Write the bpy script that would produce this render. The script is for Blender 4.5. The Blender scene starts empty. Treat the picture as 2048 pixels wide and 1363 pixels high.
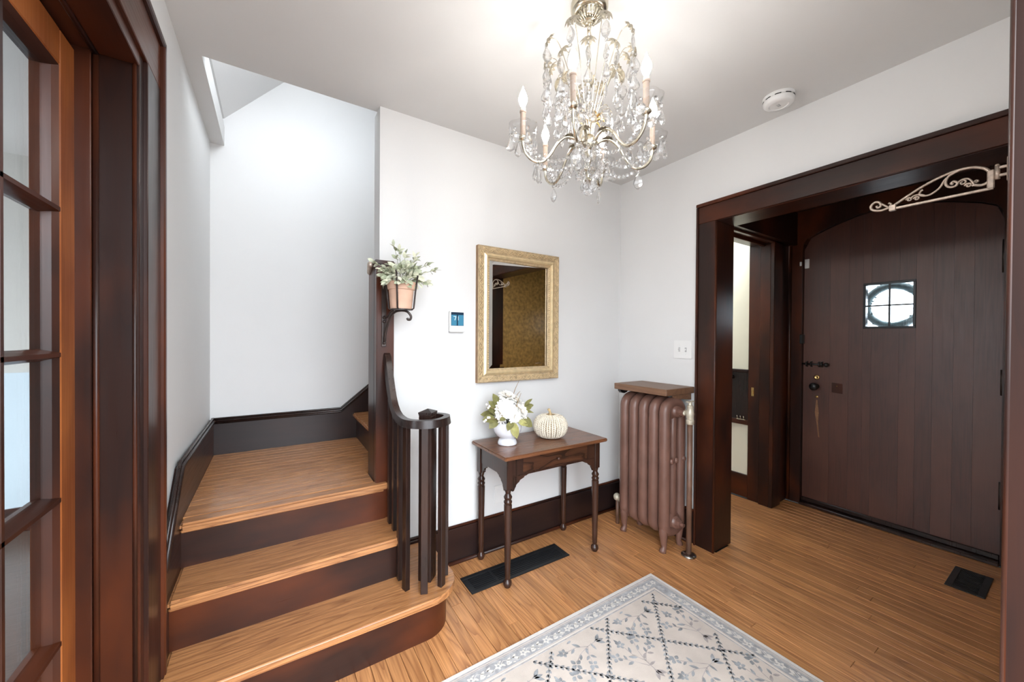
import bpy, bmesh, math, random
from math import sin, cos, pi, radians
from mathutils import Vector, Matrix

random.seed(7)
scene = bpy.context.scene
COL = scene.collection

# ------------------------------------------------------------------ camera
F_PX, YAW, PITCH, ROLL = 749.2941, 0.5693, -0.0076, 0.0065
CAM = Vector((-2.2762, -2.0036, 1.3))
fw = Vector((cos(PITCH) * sin(YAW), cos(PITCH) * cos(YAW), sin(PITCH)))
r0 = Vector((cos(YAW), -sin(YAW), 0.0))
u0 = r0.cross(fw)
rt = r0 * cos(ROLL) + u0 * sin(ROLL)
up = -r0 * sin(ROLL) + u0 * cos(ROLL)
cd = bpy.data.cameras.new('camera')
cd.sensor_width = 36.0
cd.lens = 36.0 * F_PX / 2048.0
cd.clip_start = 0.005
cam = bpy.data.objects.new('camera', cd)
COL.objects.link(cam)
cam.matrix_world = Matrix(((rt.x, up.x, -fw.x, CAM.x), (rt.y, up.y, -fw.y, CAM.y), (rt.z, up.z, -fw.z, CAM.z), (0, 0, 0, 1)))
scene.camera = cam

# ------------------------------------------------------------------ world, exposure
w = bpy.data.worlds.new('daylight')
scene.world = w
w.use_nodes = True
bg = w.node_tree.nodes['Background']
wt_ = w.node_tree
# overcast sky: brighter overhead, dull ground below the horizon
wtc = wt_.nodes.new('ShaderNodeTexCoord')
wsp = wt_.nodes.new('ShaderNodeSeparateXYZ')
wt_.links.new(wtc.outputs['Generated'], wsp.inputs[0])
wrp = wt_.nodes.new('ShaderNodeValToRGB')
we = wrp.color_ramp.elements
we[0].position, we[0].color = 0.48, (0.12, 0.12, 0.125, 1)
we[1].position, we[1].color = 1.0, (0.90, 0.96, 1.0, 1)
wh = we.new(0.52)
wh.color = (0.55, 0.59, 0.64, 1)
wmr = wt_.nodes.new('ShaderNodeMapRange')
wmr.inputs['From Min'].default_value = -1.0
wt_.links.new(wsp.outputs['Z'], wmr.inputs['Value'])
wt_.links.new(wmr.outputs[0], wrp.inputs[0])
wt_.links.new(wrp.outputs[0], bg.inputs[0])
bg.inputs[1].default_value = 11.8
BULB_STRENGTH = 138.0
vs = scene.view_settings
vs.view_transform = 'Standard'
vs.look = 'None'
vs.gamma = 1.0
vs.use_curve_mapping = False
vs.exposure = 0.5


# ------------------------------------------------------------------ materials
def principled(name):
    m = bpy.data.materials.new(name)
    m.use_nodes = True
    return m, m.node_tree, m.node_tree.nodes['Principled BSDF']


def N(nt, t, **kw):
    n = nt.nodes.new(t)
    for k, v in kw.items():
        setattr(n, k, v)
    return n


def plain(name, col, rough=0.5, metal=0.0, noise=0.0, nscale=20.0, bump=0.0, bscale=60.0, spec=0.5, coat=0.0):
    m, nt, b = principled(name)
    b.inputs['Roughness'].default_value = rough
    b.inputs['Metallic'].default_value = metal
    b.inputs['Specular IOR Level'].default_value = spec
    if coat:
        b.inputs['Coat Weight'].default_value = coat
        b.inputs['Coat Roughness'].default_value = 0.1
    tc = N(nt, 'ShaderNodeTexCoord')
    if noise:
        n = N(nt, 'ShaderNodeTexNoise')
        n.inputs['Scale'].default_value = nscale
        n.inputs['Detail'].default_value = 5
        nt.links.new(tc.outputs['Object'], n.inputs['Vector'])
        cr = N(nt, 'ShaderNodeValToRGB')
        cr.color_ramp.elements[0].position = 0.3
        cr.color_ramp.elements[1].position = 0.7
        cr.color_ramp.elements[0].color = (*[c * (1 - noise) for c in col], 1)
        cr.color_ramp.elements[1].color = (*[min(1, c * (1 + noise)) for c in col], 1)
        nt.links.new(n.outputs[0], cr.inputs[0])
        nt.links.new(cr.outputs[0], b.inputs['Base Color'])
    else:
        b.inputs['Base Color'].default_value = (*col, 1)
    if bump:
        n2 = N(nt, 'ShaderNodeTexNoise')
        n2.inputs['Scale'].default_value = bscale
        n2.inputs['Detail'].default_value = 4
        nt.links.new(tc.outputs['Object'], n2.inputs['Vector'])
        bp = N(nt, 'ShaderNodeBump')
        bp.inputs['Strength'].default_value = bump
        bp.inputs['Distance'].default_value = 0.002
        nt.links.new(n2.outputs[0], bp.inputs['Height'])
        nt.links.new(bp.outputs[0], b.inputs['Normal'])
    return m


def wood(name, light, dark, axis, rough=0.3, cross=9.0, along=0.75, rings=34.0, fibre=0.35, vary=0.25,
         patch=None, patch_amt=0.0, coat=0.0, line=0.8, pcross=7.0, palong=3.0, spec=0.5):
    """Grain runs along `axis`; contour lines of a stretched noise give cathedral figure."""
    m, nt, b = principled(name)
    lk = nt.links.new
    tc = N(nt, 'ShaderNodeTexCoord')
    oi = N(nt, 'ShaderNodeObjectInfo')
    off = N(nt, 'ShaderNodeVectorMath', operation='SCALE')
    off.inputs[0].default_value = (17.0, 23.0, 31.0)
    lk(oi.outputs['Random'], off.inputs['Scale'])
    add = N(nt, 'ShaderNodeVectorMath', operation='ADD')
    lk(tc.outputs['Object'], add.inputs[0])
    lk(off.outputs[0], add.inputs[1])
    i = 'xyz'.index(axis)

    def mapped(c, a):
        mp = N(nt, 'ShaderNodeVectorMath', operation='MULTIPLY')
        s = [c, c, c]
        s[i] = a
        mp.inputs[1].default_value = s
        lk(add.outputs[0], mp.inputs[0])
        return mp.outputs[0]

    n1 = N(nt, 'ShaderNodeTexNoise')
    n1.inputs['Scale'].default_value = 1.0
    n1.inputs['Detail'].default_value = 1.5
    lk(mapped(cross, along), n1.inputs['Vector'])
    mul = N(nt, 'ShaderNodeMath', operation='MULTIPLY')
    mul.inputs[1].default_value = rings
    lk(n1.outputs[0], mul.inputs[0])
    fr = N(nt, 'ShaderNodeMath', operation='FRACT')
    lk(mul.outputs[0], fr.inputs[0])
    n2 = N(nt, 'ShaderNodeTexNoise')
    n2.inputs['Scale'].default_value = 1.0
    n2.inputs['Detail'].default_value = 3
    lk(mapped(170.0, 5.0), n2.inputs['Vector'])
    cr = N(nt, 'ShaderNodeValToRGB')
    e = cr.color_ramp.elements
    e[0].position, e[1].position = 0.0, 0.42
    e[0].color = (*[d * line + l * (1 - line) for l, d in zip(light, dark)], 1)
    e[1].color = (*light, 1)
    x = e.new(0.9)
    x.color = (*[(d * 0.4 * line + l * (1 - 0.4 * line)) for l, d in zip(light, dark)], 1)
    lk(fr.outputs[0], cr.inputs[0])
    mx = N(nt, 'ShaderNodeMix', data_type='RGBA', blend_type='MIX')
    fm = N(nt, 'ShaderNodeMapRange')
    fm.inputs['From Min'].default_value = 0.42
    fm.inputs['From Max'].default_value = 0.68
    fm.inputs['To Max'].default_value = fibre
    lk(n2.outputs[0], fm.inputs['Value'])
    lk(fm.outputs[0], mx.inputs['Factor'])
    lk(cr.outputs[0], mx.inputs['A'])
    mx.inputs['B'].default_value = (*dark, 1)
    out = mx.outputs['Result']
    if patch:
        n3 = N(nt, 'ShaderNodeTexNoise')
        n3.inputs['Scale'].default_value = 1.0
        n3.inputs['Detail'].default_value = 4
        lk(mapped(pcross, palong), n3.inputs['Vector'])
        pm = N(nt, 'ShaderNodeMapRange')
        pm.inputs['From Min'].default_value = 0.42
        pm.inputs['From Max'].default_value = 0.68
        pm.inputs['To Max'].default_value = patch_amt
        lk(n3.outputs[0], pm.inputs['Value'])
        m2 = N(nt, 'ShaderNodeMix', data_type='RGBA', blend_type='MIX')
        lk(pm.outputs[0], m2.inputs['Factor'])
        lk(out, m2.inputs['A'])
        m2.inputs['B'].default_value = (*patch, 1)
        out = m2.outputs['Result']
    hv = N(nt, 'ShaderNodeHueSaturation')
    vm = N(nt, 'ShaderNodeMapRange')
    vm.inputs['To Min'].default_value = 1 - vary
    vm.inputs['To Max'].default_value = 1 + vary
    lk(oi.outputs['Random'], vm.inputs['Value'])
    lk(vm.outputs[0], hv.inputs['Value'])
    lk(out, hv.inputs['Color'])
    lk(hv.outputs[0], b.inputs['Base Color'])
    rm = N(nt, 'ShaderNodeMapRange')
    rm.inputs['To Min'].default_value = rough * 0.8
    rm.inputs['To Max'].default_value = rough * 1.3
    lk(n2.outputs[0], rm.inputs['Value'])
    lk(rm.outputs[0], b.inputs['Roughness'])
    bp = N(nt, 'ShaderNodeBump')
    bp.inputs['Strength'].default_value = 0.05
    bp.inputs['Distance'].default_value = 0.001
    lk(n2.outputs[0], bp.inputs['Height'])
    lk(bp.outputs[0], b.inputs['Normal'])
    b.inputs['Specular IOR Level'].default_value = spec
    if coat:
        b.inputs['Coat Weight'].default_value = coat
        b.inputs['Coat Roughness'].default_value = 0.12
    return m


def emit(name, col, s):
    m = bpy.data.materials.new(name)
    m.use_nodes = True
    nt = m.node_tree
    nt.nodes.clear()
    e = N(nt, 'ShaderNodeEmission')
    e.inputs[0].default_value = (*col, 1)
    e.inputs[1].default_value = s
    o = N(nt, 'ShaderNodeOutputMaterial')
    nt.links.new(e.outputs[0], o.inputs[0])
    return m


def thin_glass(name, tint=(1, 1, 1), refl_rough=0.0, ior=1.5, wavy=0.0):
    """Pane: lets light straight through, mirrors by Fresnel."""
    m = bpy.data.materials.new(name)
    m.use_nodes = True
    nt = m.node_tree
    nt.nodes.clear()
    t = N(nt, 'ShaderNodeBsdfTransparent')
    t.inputs[0].default_value = (*tint, 1)
    g = N(nt, 'ShaderNodeBsdfGlossy')
    g.inputs['Roughness'].default_value = refl_rough
    f = N(nt, 'ShaderNodeFresnel')
    gm = N(nt, 'ShaderNodeNewGeometry')
    mr_ = N(nt, 'ShaderNodeMapRange')
    mr_.inputs['To Min'].default_value = ior
    mr_.inputs['To Max'].default_value = 1.0 / ior
    nt.links.new(gm.outputs['Backfacing'], mr_.inputs['Value'])
    nt.links.new(mr_.outputs[0], f.inputs['IOR'])
    mx = N(nt, 'ShaderNodeMixShader')
    o = N(nt, 'ShaderNodeOutputMaterial')
    nt.links.new(f.outputs[0], mx.inputs[0])
    nt.links.new(t.outputs[0], mx.inputs[1])
    nt.links.new(g.outputs[0], mx.inputs[2])
    nt.links.new(mx.outputs[0], o.inputs[0])
    if wavy:
        n = N(nt, 'ShaderNodeTexNoise')
        n.inputs['Scale'].default_value = 14
        bp = N(nt, 'ShaderNodeBump')
        bp.inputs['Strength'].default_value = wavy
        nt.links.new(n.outputs[0], bp.inputs['Height'])
        nt.links.new(bp.outputs[0], g.inputs['Normal'])
    return m


def crystal_mat(name, solid=0.12, ior=1.8):
    m = thin_glass(name, (0.98, 0.98, 0.98), 0.0, ior)
    nt = m.node_tree
    out = [n for n in nt.nodes if n.type == 'OUTPUT_MATERIAL'][0]
    thin = out.inputs[0].links[0].from_socket
    g = N(nt, 'ShaderNodeBsdfGlass')
    g.inputs['Roughness'].default_value = 0.0
    g.inputs['IOR'].default_value = 1.55
    mx = N(nt, 'ShaderNodeMixShader')
    mx.inputs[0].default_value = solid
    nt.links.new(thin, mx.inputs[1])
    nt.links.new(g.outputs[0], mx.inputs[2])
    nt.links.new(mx.outputs[0], out.inputs[0])
    return m


M = {}
M['wall'] = plain('white_wall_paint', (0.70, 0.70, 0.695), 0.6, noise=0.012, nscale=3, bump=0.12, bscale=180, spec=0.3)
M['ceiling'] = plain('white_ceiling_paint', (0.66, 0.658, 0.65), 0.8, noise=0.012, nscale=3, bump=0.08, bscale=120, spec=0.2)
M['cream'] = plain('cream_wall_paint', (0.85, 0.80, 0.64), 0.7, noise=0.02, nscale=4, bump=0.1, bscale=120, spec=0.3)
M['gold_paper'] = plain('gold_brown_wall_finish', (0.46, 0.28, 0.09), 0.34, noise=0.35, nscale=28, bump=0.4, bscale=90)
M['grey_wall'] = plain('grey_wall_paint', (0.58, 0.58, 0.55), 0.7)
M['blue_wall'] = plain('pale_blue_tone', (0.60, 0.72, 0.80), 0.6)
DL, DD, DP = (0.026, 0.0098, 0.0066), (0.012, 0.0058, 0.005), (0.10, 0.024, 0.0075)
for ax in 'xyz':
    M['dark_' + ax] = wood('dark_stained_wood_' + ax, DL, DD, ax, rough=0.30, cross=7, rings=7, fibre=0.3, vary=0.12, patch=DP, patch_amt=0.85, coat=0.0, spec=0.3, line=0.5, pcross=3.5, palong=1.6)
M['door_wood'] = wood('worn_dark_door_wood', (0.078, 0.025, 0.0155), (0.044, 0.0155, 0.010), 'z', rough=0.37, spec=0.62, cross=7, rings=12, fibre=0.5, vary=0.03, patch=(0.13, 0.045, 0.026), patch_amt=0.6, coat=0.0, line=0.4, pcross=3.0, palong=2.0)
for ax in 'xy':
    M['black_' + ax] = wood('black_stained_wood_' + ax, (0.018, 0.010, 0.0095), (0.009, 0.006, 0.006), ax, rough=0.3, cross=7, rings=7, fibre=0.3, vary=0.1, patch=(0.045, 0.017, 0.011), patch_amt=0.5, spec=0.35, line=0.5, pcross=3.5, palong=1.6)
M['red_wood'] = wood('reddish_door_wood', (0.20, 0.055, 0.014), (0.09, 0.026, 0.009), 'z', rough=0.35, cross=6, rings=7, fibre=0.3, vary=0.05, patch=(0.36, 0.115, 0.028), patch_amt=0.7, coat=0.0, spec=0.25, line=0.4)
M['black_wood'] = wood('black_stained_wood', (0.022, 0.011, 0.009), (0.009, 0.006, 0.005), 'z', rough=0.28, cross=7, rings=10, fibre=0.4, vary=0.1, patch=(0.04, 0.014, 0.008), patch_amt=0.5, coat=0.0, spec=0.45)
OL, OD = (0.60, 0.285, 0.112), (0.25, 0.092, 0.034)
M['floor_y'] = wood('oak_floor_boards', OL, OD, 'y', rough=0.30, cross=13, along=0.9, rings=13, fibre=0.42, vary=0.14, coat=0.08)
M['tread_x'] = wood('oak_stair_tread', (0.53, 0.245, 0.094), (0.21, 0.078, 0.029), 'x', rough=0.27, cross=11, along=0.9, rings=15, fibre=0.5, vary=0.10, coat=0.15)
M['table_top'] = wood('walnut_table_top', (0.21, 0.082, 0.035), (0.08, 0.03, 0.015), 'x', rough=0.28, cross=7, along=0.7, rings=9, fibre=0.5, vary=0.0, coat=0.2)
M['table_dark'] = wood('dark_table_wood', (0.038, 0.017, 0.012), (0.014, 0.008, 0.006), 'z', rough=0.24, cross=8, rings=9, fibre=0.4, vary=0.05, patch=(0.085, 0.034, 0.019), patch_amt=0.5, coat=0.1, spec=0.4)
M['drawer'] = wood('figured_drawer_wood', (0.085, 0.034, 0.018), (0.008, 0.005, 0.005), 'x', rough=0.22, cross=9, along=3.2, rings=5, fibre=0.3, vary=0.0, coat=0.3)
M['radiator'] = plain('brown_radiator_paint', (0.165, 0.083, 0.062), 0.34, noise=0.18, nscale=7, bump=0.25, bscale=45)
M['shelf'] = wood('brown_shelf_wood', (0.20, 0.105, 0.058), (0.13, 0.062, 0.035), 'y', rough=0.4, cross=9, rings=8, fibre=0.35, vary=0.0)
M['pipe'] = plain('brown_pipe_paint', (0.15, 0.082, 0.055), 0.35, noise=0.25, nscale=12)
M['valve'] = plain('cream_valve_metal', (0.55, 0.50, 0.40), 0.35, metal=0.3, noise=0.25, nscale=30)
M['chrome'] = plain('worn_chrome', (0.45, 0.44, 0.42), 0.25, metal=1.0)
M['iron'] = plain('black_iron', (0.012, 0.011, 0.011), 0.35, noise=0.2, nscale=30, bump=0.2, bscale=80)
M['brown_iron'] = plain('brown_black_iron', (0.045, 0.032, 0.028), 0.35, metal=0.4, noise=0.3, nscale=30)
M['vent'] = plain('black_vent_metal', (0.013, 0.014, 0.016), 0.32, metal=0.2)
M['near_casing'] = wood('deep_brown_casing_wood', (0.026, 0.0085, 0.005), (0.012, 0.005, 0.004), 'z', rough=0.42, cross=7, rings=7, fibre=0.3, vary=0.0, patch=(0.05, 0.013, 0.006), patch_amt=0.5, spec=0.2, line=0.5, pcross=3.5, palong=1.6)
M['void'] = plain('duct_dark', (0.004, 0.004, 0.004), 0.9)
M['brass'] = plain('brass', (0.62, 0.42, 0.17), 0.25, metal=1.0, noise=0.2, nscale=40)
M['nickel'] = plain('pale_brushed_brass', (0.60, 0.55, 0.44), 0.22, metal=1.0, noise=0.1, nscale=60)
M['rosette'] = plain('dull_pale_brass', (0.34, 0.30, 0.23), 0.5, metal=0.5, noise=0.2, nscale=120)
M['copper_arm'] = plain('antique_silver_iron', (0.50, 0.41, 0.34), 0.42, metal=0.55, noise=0.25, nscale=60, bump=0.3, bscale=160)
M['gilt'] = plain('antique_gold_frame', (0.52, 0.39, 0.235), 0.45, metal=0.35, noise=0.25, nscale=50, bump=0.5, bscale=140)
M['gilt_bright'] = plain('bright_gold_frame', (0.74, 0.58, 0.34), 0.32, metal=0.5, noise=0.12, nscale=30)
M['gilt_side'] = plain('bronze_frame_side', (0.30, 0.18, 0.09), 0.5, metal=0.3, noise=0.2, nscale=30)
M['mirror'] = plain('mirror_silver', (0.90, 0.90, 0.88), 0.0, metal=1.0)
M['white_plastic'] = plain('white_plastic', (0.75, 0.75, 0.74), 0.35)
M['grey_plastic'] = plain('grey_plastic', (0.45, 0.45, 0.45), 0.4)
M['screen'] = emit('thermostat_screen', (0.075, 0.27, 0.42), 0.9)
M['screen_dark'] = plain('thermostat_screen_dark', (0.01, 0.03, 0.06), 0.1)
M['screen_digit'] = emit('thermostat_digit', (0.75, 0.92, 1.0), 0.9)
M['pane'] = thin_glass('door_pane_glass', (0.97, 0.98, 0.98), 0.0, 1.5, wavy=0.05)
M['door_pane'] = thin_glass('small_window_glass', (0.93, 0.97, 0.99), 0.02, 1.5, wavy=0.3)
M['bobeche'] = thin_glass('bobeche_glass', (0.96, 0.96, 0.96), 0.03, 1.6)
M['crystal'] = crystal_mat('lead_crystal', 0.62, 1.7)
M['bulb'] = emit('lit_bulb', (1.0, 0.96, 0.91), BULB_STRENGTH)
M['candle'] = plain('taupe_candle_sleeve', (0.36, 0.27, 0.21), 0.5)
M['candle_cap'] = plain('pale_candle_cap', (0.55, 0.52, 0.46), 0.5)
M['terracotta'] = plain('terracotta', (0.62, 0.40, 0.29), 0.75, noise=0.12, nscale=16, bump=0.15, bscale=60)
M['soil'] = plain('dark_moss', (0.035, 0.04, 0.02), 0.9)
M['leaf_pale'] = plain('variegated_leaf', (0.50, 0.52, 0.39), 0.55, noise=0.35, nscale=60)
M['leaf_mid'] = plain('sage_leaf', (0.33, 0.36, 0.24), 0.55, noise=0.35, nscale=60)
M['leaf_edge'] = plain('cream_green_leaf', (0.62, 0.62, 0.47), 0.55, noise=0.2, nscale=60)
M['olive'] = plain('olive_leaf', (0.20, 0.19, 0.065), 0.55, noise=0.3, nscale=40)
M['olive_light'] = plain('yellow_green_leaf', (0.36, 0.34, 0.12), 0.55, noise=0.25, nscale=40)
M['stem_dark'] = plain('dark_stem', (0.06, 0.06, 0.03), 0.7)
M['twig'] = plain('brown_twig', (0.30, 0.20, 0.09), 0.7)
M['petal'] = plain('white_petal', (0.86, 0.84, 0.79), 0.6)
M['petal_core'] = plain('cream_petal', (0.80, 0.70, 0.60), 0.6)
M['ceramic'] = plain('white_ceramic', (0.80, 0.81, 0.86), 0.18, coat=0.5)
M['pumpkin'] = plain('whitewashed_pumpkin', (0.76, 0.69, 0.57), 0.6, noise=0.12, nscale=30, bump=0.2, bscale=80)
M['pumpkin_groove'] = plain('pumpkin_gold_groove', (0.36, 0.24, 0.11), 0.6)
M['pumpkin_stem'] = plain('gold_stem', (0.52, 0.38, 0.20), 0.5, noise=0.2, nscale=60)
M['rug_base'] = plain('rug_beige_pile', (0.56, 0.485, 0.43), 0.95, noise=0.10, nscale=9, bump=0.6, bscale=500)
M['rug_white'] = plain('rug_cream_edge', (0.66, 0.62, 0.575), 0.95, noise=0.05, nscale=30, bump=0.6, bscale=500)
M['rug_grey'] = plain('rug_grey_band', (0.36, 0.355, 0.365), 0.95, noise=0.25, nscale=45, bump=0.6, bscale=500)
M['rug_leaf'] = plain('rug_grey_motif', (0.27, 0.275, 0.285), 0.95, noise=0.45, nscale=25)
M['rug_line'] = plain('rug_dark_line', (0.22, 0.215, 0.22), 0.95, noise=0.4, nscale=25)
M['rug_pink'] = plain('rug_taupe_motif', (0.40, 0.35, 0.335), 0.95, noise=0.3, nscale=25)
M['wreath'] = plain('dark_wreath_greens', (0.10, 0.15, 0.16), 0.7, noise=0.4, nscale=30)
M['worn'] = plain('bare_worn_wood', (0.24, 0.115, 0.05), 0.5, noise=0.25, nscale=50)
M['left_floor'] = wood('dark_room_floor', (0.10, 0.075, 0.06), (0.04, 0.03, 0.025), 'x', rough=0.3)
M['outside'] = plain('snowy_porch', (0.8, 0.82, 0.85), 0.8)


# ------------------------------------------------------------------ object helpers
def link(name, me, m, parent=None, smooth=False):
    o = bpy.data.objects.new(name, me)
    COL.objects.link(o)
    if m is not None and not me.materials:
        me.materials.append(M[m] if isinstance(m, str) else m)
    if parent is not None:
        o.parent = parent
    if smooth:
        for p in me.polygons:
            p.use_smooth = True
    return o


class MB:
    """Collects shapes in world coordinates into one mesh."""

    def __init__(self):
        self.bm = bmesh.new()

    def box(self, x0, x1, y0, y1, z0, z1, bevel=0.0, seg=1):
        x0, x1 = min(x0, x1), max(x0, x1)
        y0, y1 = min(y0, y1), max(y0, y1)
        z0, z1 = min(z0, z1), max(z0, z1)
        r = bmesh.ops.create_cube(self.bm, size=1.0, matrix=Matrix.Translation(((x0 + x1) / 2, (y0 + y1) / 2, (z0 + z1) / 2)) @ Matrix.Diagonal((x1 - x0, y1 - y0, z1 - z0, 1)))
        if bevel:
            es = list({e for v in r['verts'] for e in v.link_edges})
            bmesh.ops.bevel(self.bm, geom=es, offset=bevel, segments=seg, affect='EDGES')
        return self

    def prism(self, poly, h0, h1, plane='xy'):
        """poly = 2D outline; extruded along the third axis from h0 to h1."""
        def P(a, b, h):
            return {'xy': (a, b, h), 'xz': (a, h, b), 'yz': (h, a, b)}[plane]
        lo = [self.bm.verts.new(P(a, b, h0)) for a, b in poly]
        hi = [self.bm.verts.new(P(a, b, h1)) for a, b in poly]
        n = len(poly)
        fs = [self.bm.faces.new(lo[::-1]), self.bm.faces.new(hi)]
        for i in range(n):
            fs.append(self.bm.faces.new((lo[i], lo[(i + 1) % n], hi[(i + 1) % n], hi[i])))
        return self

    def strip(self, outer, inner, h0, h1, plane='xy'):
        """closed band between an open polyline pair (same length)."""
        n = len(outer)
        for i in range(n - 1):
            self.prism([outer[i], outer[i + 1], inner[i + 1], inner[i]], h0, h1, plane)
        return self

    def lathe(self, prof, c=(0, 0, 0), seg=20, axis='z', wob=None):
        rings = []
        for r, h in prof:
            ring = []
            if r < 1e-6:
                p = (0, 0, h)
                ring = [p]
            else:
                for k in range(seg):
                    a = 2 * pi * k / seg
                    rr = r * (wob(a, h) if wob else 1)
                    ring.append((rr * cos(a), rr * sin(a), h))
            rings.append(ring)

        def T(p):
            x, y, z = p
            if axis == 'x':
                x, y, z = z, x, y
            elif axis == 'y':
                x, y, z = y, z, x
            return (x + c[0], y + c[1], z + c[2])
        vr = [[self.bm.verts.new(T(p)) for p in ring] for ring in rings]
        for a, b in zip(vr, vr[1:]):
            if len(a) == 1 and len(b) == 1:
                continue
            for k in range(seg):
                k2 = (k + 1) % seg
                if len(a) == 1:
                    self.bm.faces.new((a[0], b[k2], b[k]))
                elif len(b) == 1:
                    self.bm.faces.new((a[k], a[k2], b[0]))
                else:
                    self.bm.faces.new((a[k], a[k2], b[k2], b[k]))
        for ring, fl in ((vr[0], True), (vr[-1], False)):
            if len(ring) > 2:
                self.bm.faces.new(ring[::-1] if fl else ring)
        return self

    def tube(self, pts, r, seg=8, closed=False, flat=1.0):
        pts = [Vector(p) for p in pts]
        n = len(pts)
        rr = r if isinstance(r, (list, tuple)) else [r] * n
        rings = []
        prev = None
        for i, p in enumerate(pts):
            if closed:
                d = pts[(i + 1) % n] - pts[i - 1]
            else:
                d = pts[min(i + 1, n - 1)] - pts[max(i - 1, 0)]
            if d.length < 1e-9:
                d = Vector((0, 0, 1))
            d.normalize()
            if prev is None:
                a = Vector((0, 0, 1)) if abs(d.z) < 0.9 else Vector((1, 0, 0))
                s = d.cross(a).normalized()
            else:
                s = (prev - d * prev.dot(d))
                if s.length < 1e-6:
                    s = d.cross(Vector((0, 0, 1)))
                s.normalize()
            prev = s
            t = d.cross(s)
            rings.append([self.bm.verts.new(p + (s * cos(2 * pi * k / seg) * flat + t * sin(2 * pi * k / seg)) * rr[i]) for k in range(seg)])
        m = n if closed else n - 1
        for i in range(m):
            a, b = rings[i], rings[(i + 1) % n]
            for k in range(seg):
                k2 = (k + 1) % seg
                self.bm.faces.new((a[k], a[k2], b[k2], b[k]))
        if not closed:
            self.bm.faces.new(rings[0][::-1])
            self.bm.faces.new(rings[-1])
        return self

    def ball(self, c, r, s=(1, 1, 1), u=12, v=8):
        bmesh.ops.create_uvsphere(self.bm, u_segments=u, v_segments=v, radius=r, matrix=Matrix.Translation(c) @ Matrix.Diagonal((*s, 1)))
        return self

    def sweep_rect(self, pts, hw, hh):
        """rectangular section: hw half-width (horizontal, across the path), hh half-height (perp)."""
        pts = [Vector(p) for p in pts]
        n = len(pts)
        rings = []
        last = None
        for i, p in enumerate(pts):
            d = (pts[min(i + 1, n - 1)] - pts[max(i - 1, 0)]).normalized()
            s = d.cross(Vector((0, 0, 1)))
            if s.length < 0.15 and last is not None:
                s = last.copy()
            s.normalize()
            last = s
            t = s.cross(d)
            rings.append([self.bm.verts.new(p + s * a * hw + t * b * hh) for a, b in ((-1, -1), (-0.75, 1), (0.75, 1), (1, -1))])
        for a, b in zip(rings, rings[1:]):
            for k in range(4):
                k2 = (k + 1) % 4
                self.bm.faces.new((a[k], a[k2], b[k2], b[k]))
        self.bm.faces.new(rings[0][::-1])
        self.bm.faces.new(rings[-1])
        return self

    def mesh(self, name):
        bmesh.ops.recalc_face_normals(self.bm, faces=self.bm.faces)
        me = bpy.data.meshes.new(name)
        self.bm.to_mesh(me)
        self.bm.free()
        return me

    def build(self, name, m, parent=None, smooth=False, origin=None):
        if origin is not None:
            bmesh.ops.translate(self.bm, verts=self.bm.verts, vec=-Vector(origin))
        o = link(name, self.mesh(name), m, parent, smooth)
        if origin is not None:
            o.location = origin
        if smooth == 'auto':
            for p in o.data.polygons:
                p.use_smooth = True
            try:
                o.data.set_sharp_from_angle(angle=radians(38))
            except Exception:
                pass
        return o


def tag(o, label, cat, group=None, kind=None):
    o['label'] = label
    o['category'] = cat
    if group:
        o['group'] = group
    if kind:
        o['kind'] = kind
    return o


def thing(name, label, cat, loc=(0, 0, 0), group=None, kind=None):
    o = bpy.data.objects.new(name, None)
    o.empty_display_size = 0.05
    COL.objects.link(o)
    o.location = loc
    return tag(o, label, cat, group, kind)


def put(o, root):
    """parent keeping world place (root is unrotated)."""
    o.parent = root
    o.matrix_parent_inverse = Matrix.Translation(-Vector(root.location))
    return o


def inst(src, loc, parent, rot=(0, 0, 0), scale=(1, 1, 1), name=None):
    o = bpy.data.objects.new(name or src.name, src)
    COL.objects.link(o)
    o.parent = parent
    if parent is not None:
        o.matrix_parent_inverse = Matrix.Translation(-Vector(parent.location)) if parent.parent is None else Matrix.Identity(4)
    o.location = loc
    o.rotation_euler = rot
    o.scale = scale
    return o


S = 'structure'
H = 2.49          # ceiling height
XL, YB = -2.60, 0.95   # left wall face, stairwell back wall face
YO0, YO1 = -0.755, -1.825   # vestibule opening
ZO = 2.02
YF = -1.94        # front wall (room side) face

# ================================================================== SETTING
# ---- floor with individual oak strips running towards the camera
fl = tag(MB().box(-2.72, 1.45, -2.6, 0.35, -0.06, -0.014).build('floor', 'void'), 'narrow strip oak floor of the entry hall', 'floor', kind=S)
PW = 0.0575


def plank(x0, x1, y0, y1):
    g = 0.0007
    c = 0.0012
    xa, xb, ya, yb = x0 + g, x1 - g, y0 + g, y1 - g
    b = MB()
    lo = [(xa, ya), (xb, ya), (xb, yb), (xa, yb)]
    hi = [(xa + c, ya + c), (xb - c, ya + c), (xb - c, yb - c), (xa + c, yb - c)]
    v0 = [b.bm.verts.new((x, y, -0.014)) for x, y in lo]
    v1 = [b.bm.verts.new((x, y, -c)) for x, y in lo]
    v2 = [b.bm.verts.new((x, y, 0)) for x, y in hi]
    for i in range(4):
        j = (i + 1) % 4
        b.bm.faces.new((v0[i], v0[j], v1[j], v1[i]))
        b.bm.faces.new((v1[i], v1[j], v2[j], v2[i]))
    b.bm.faces.new(v2)
    return b.build('floor_plank', 'floor_y', fl)


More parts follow.
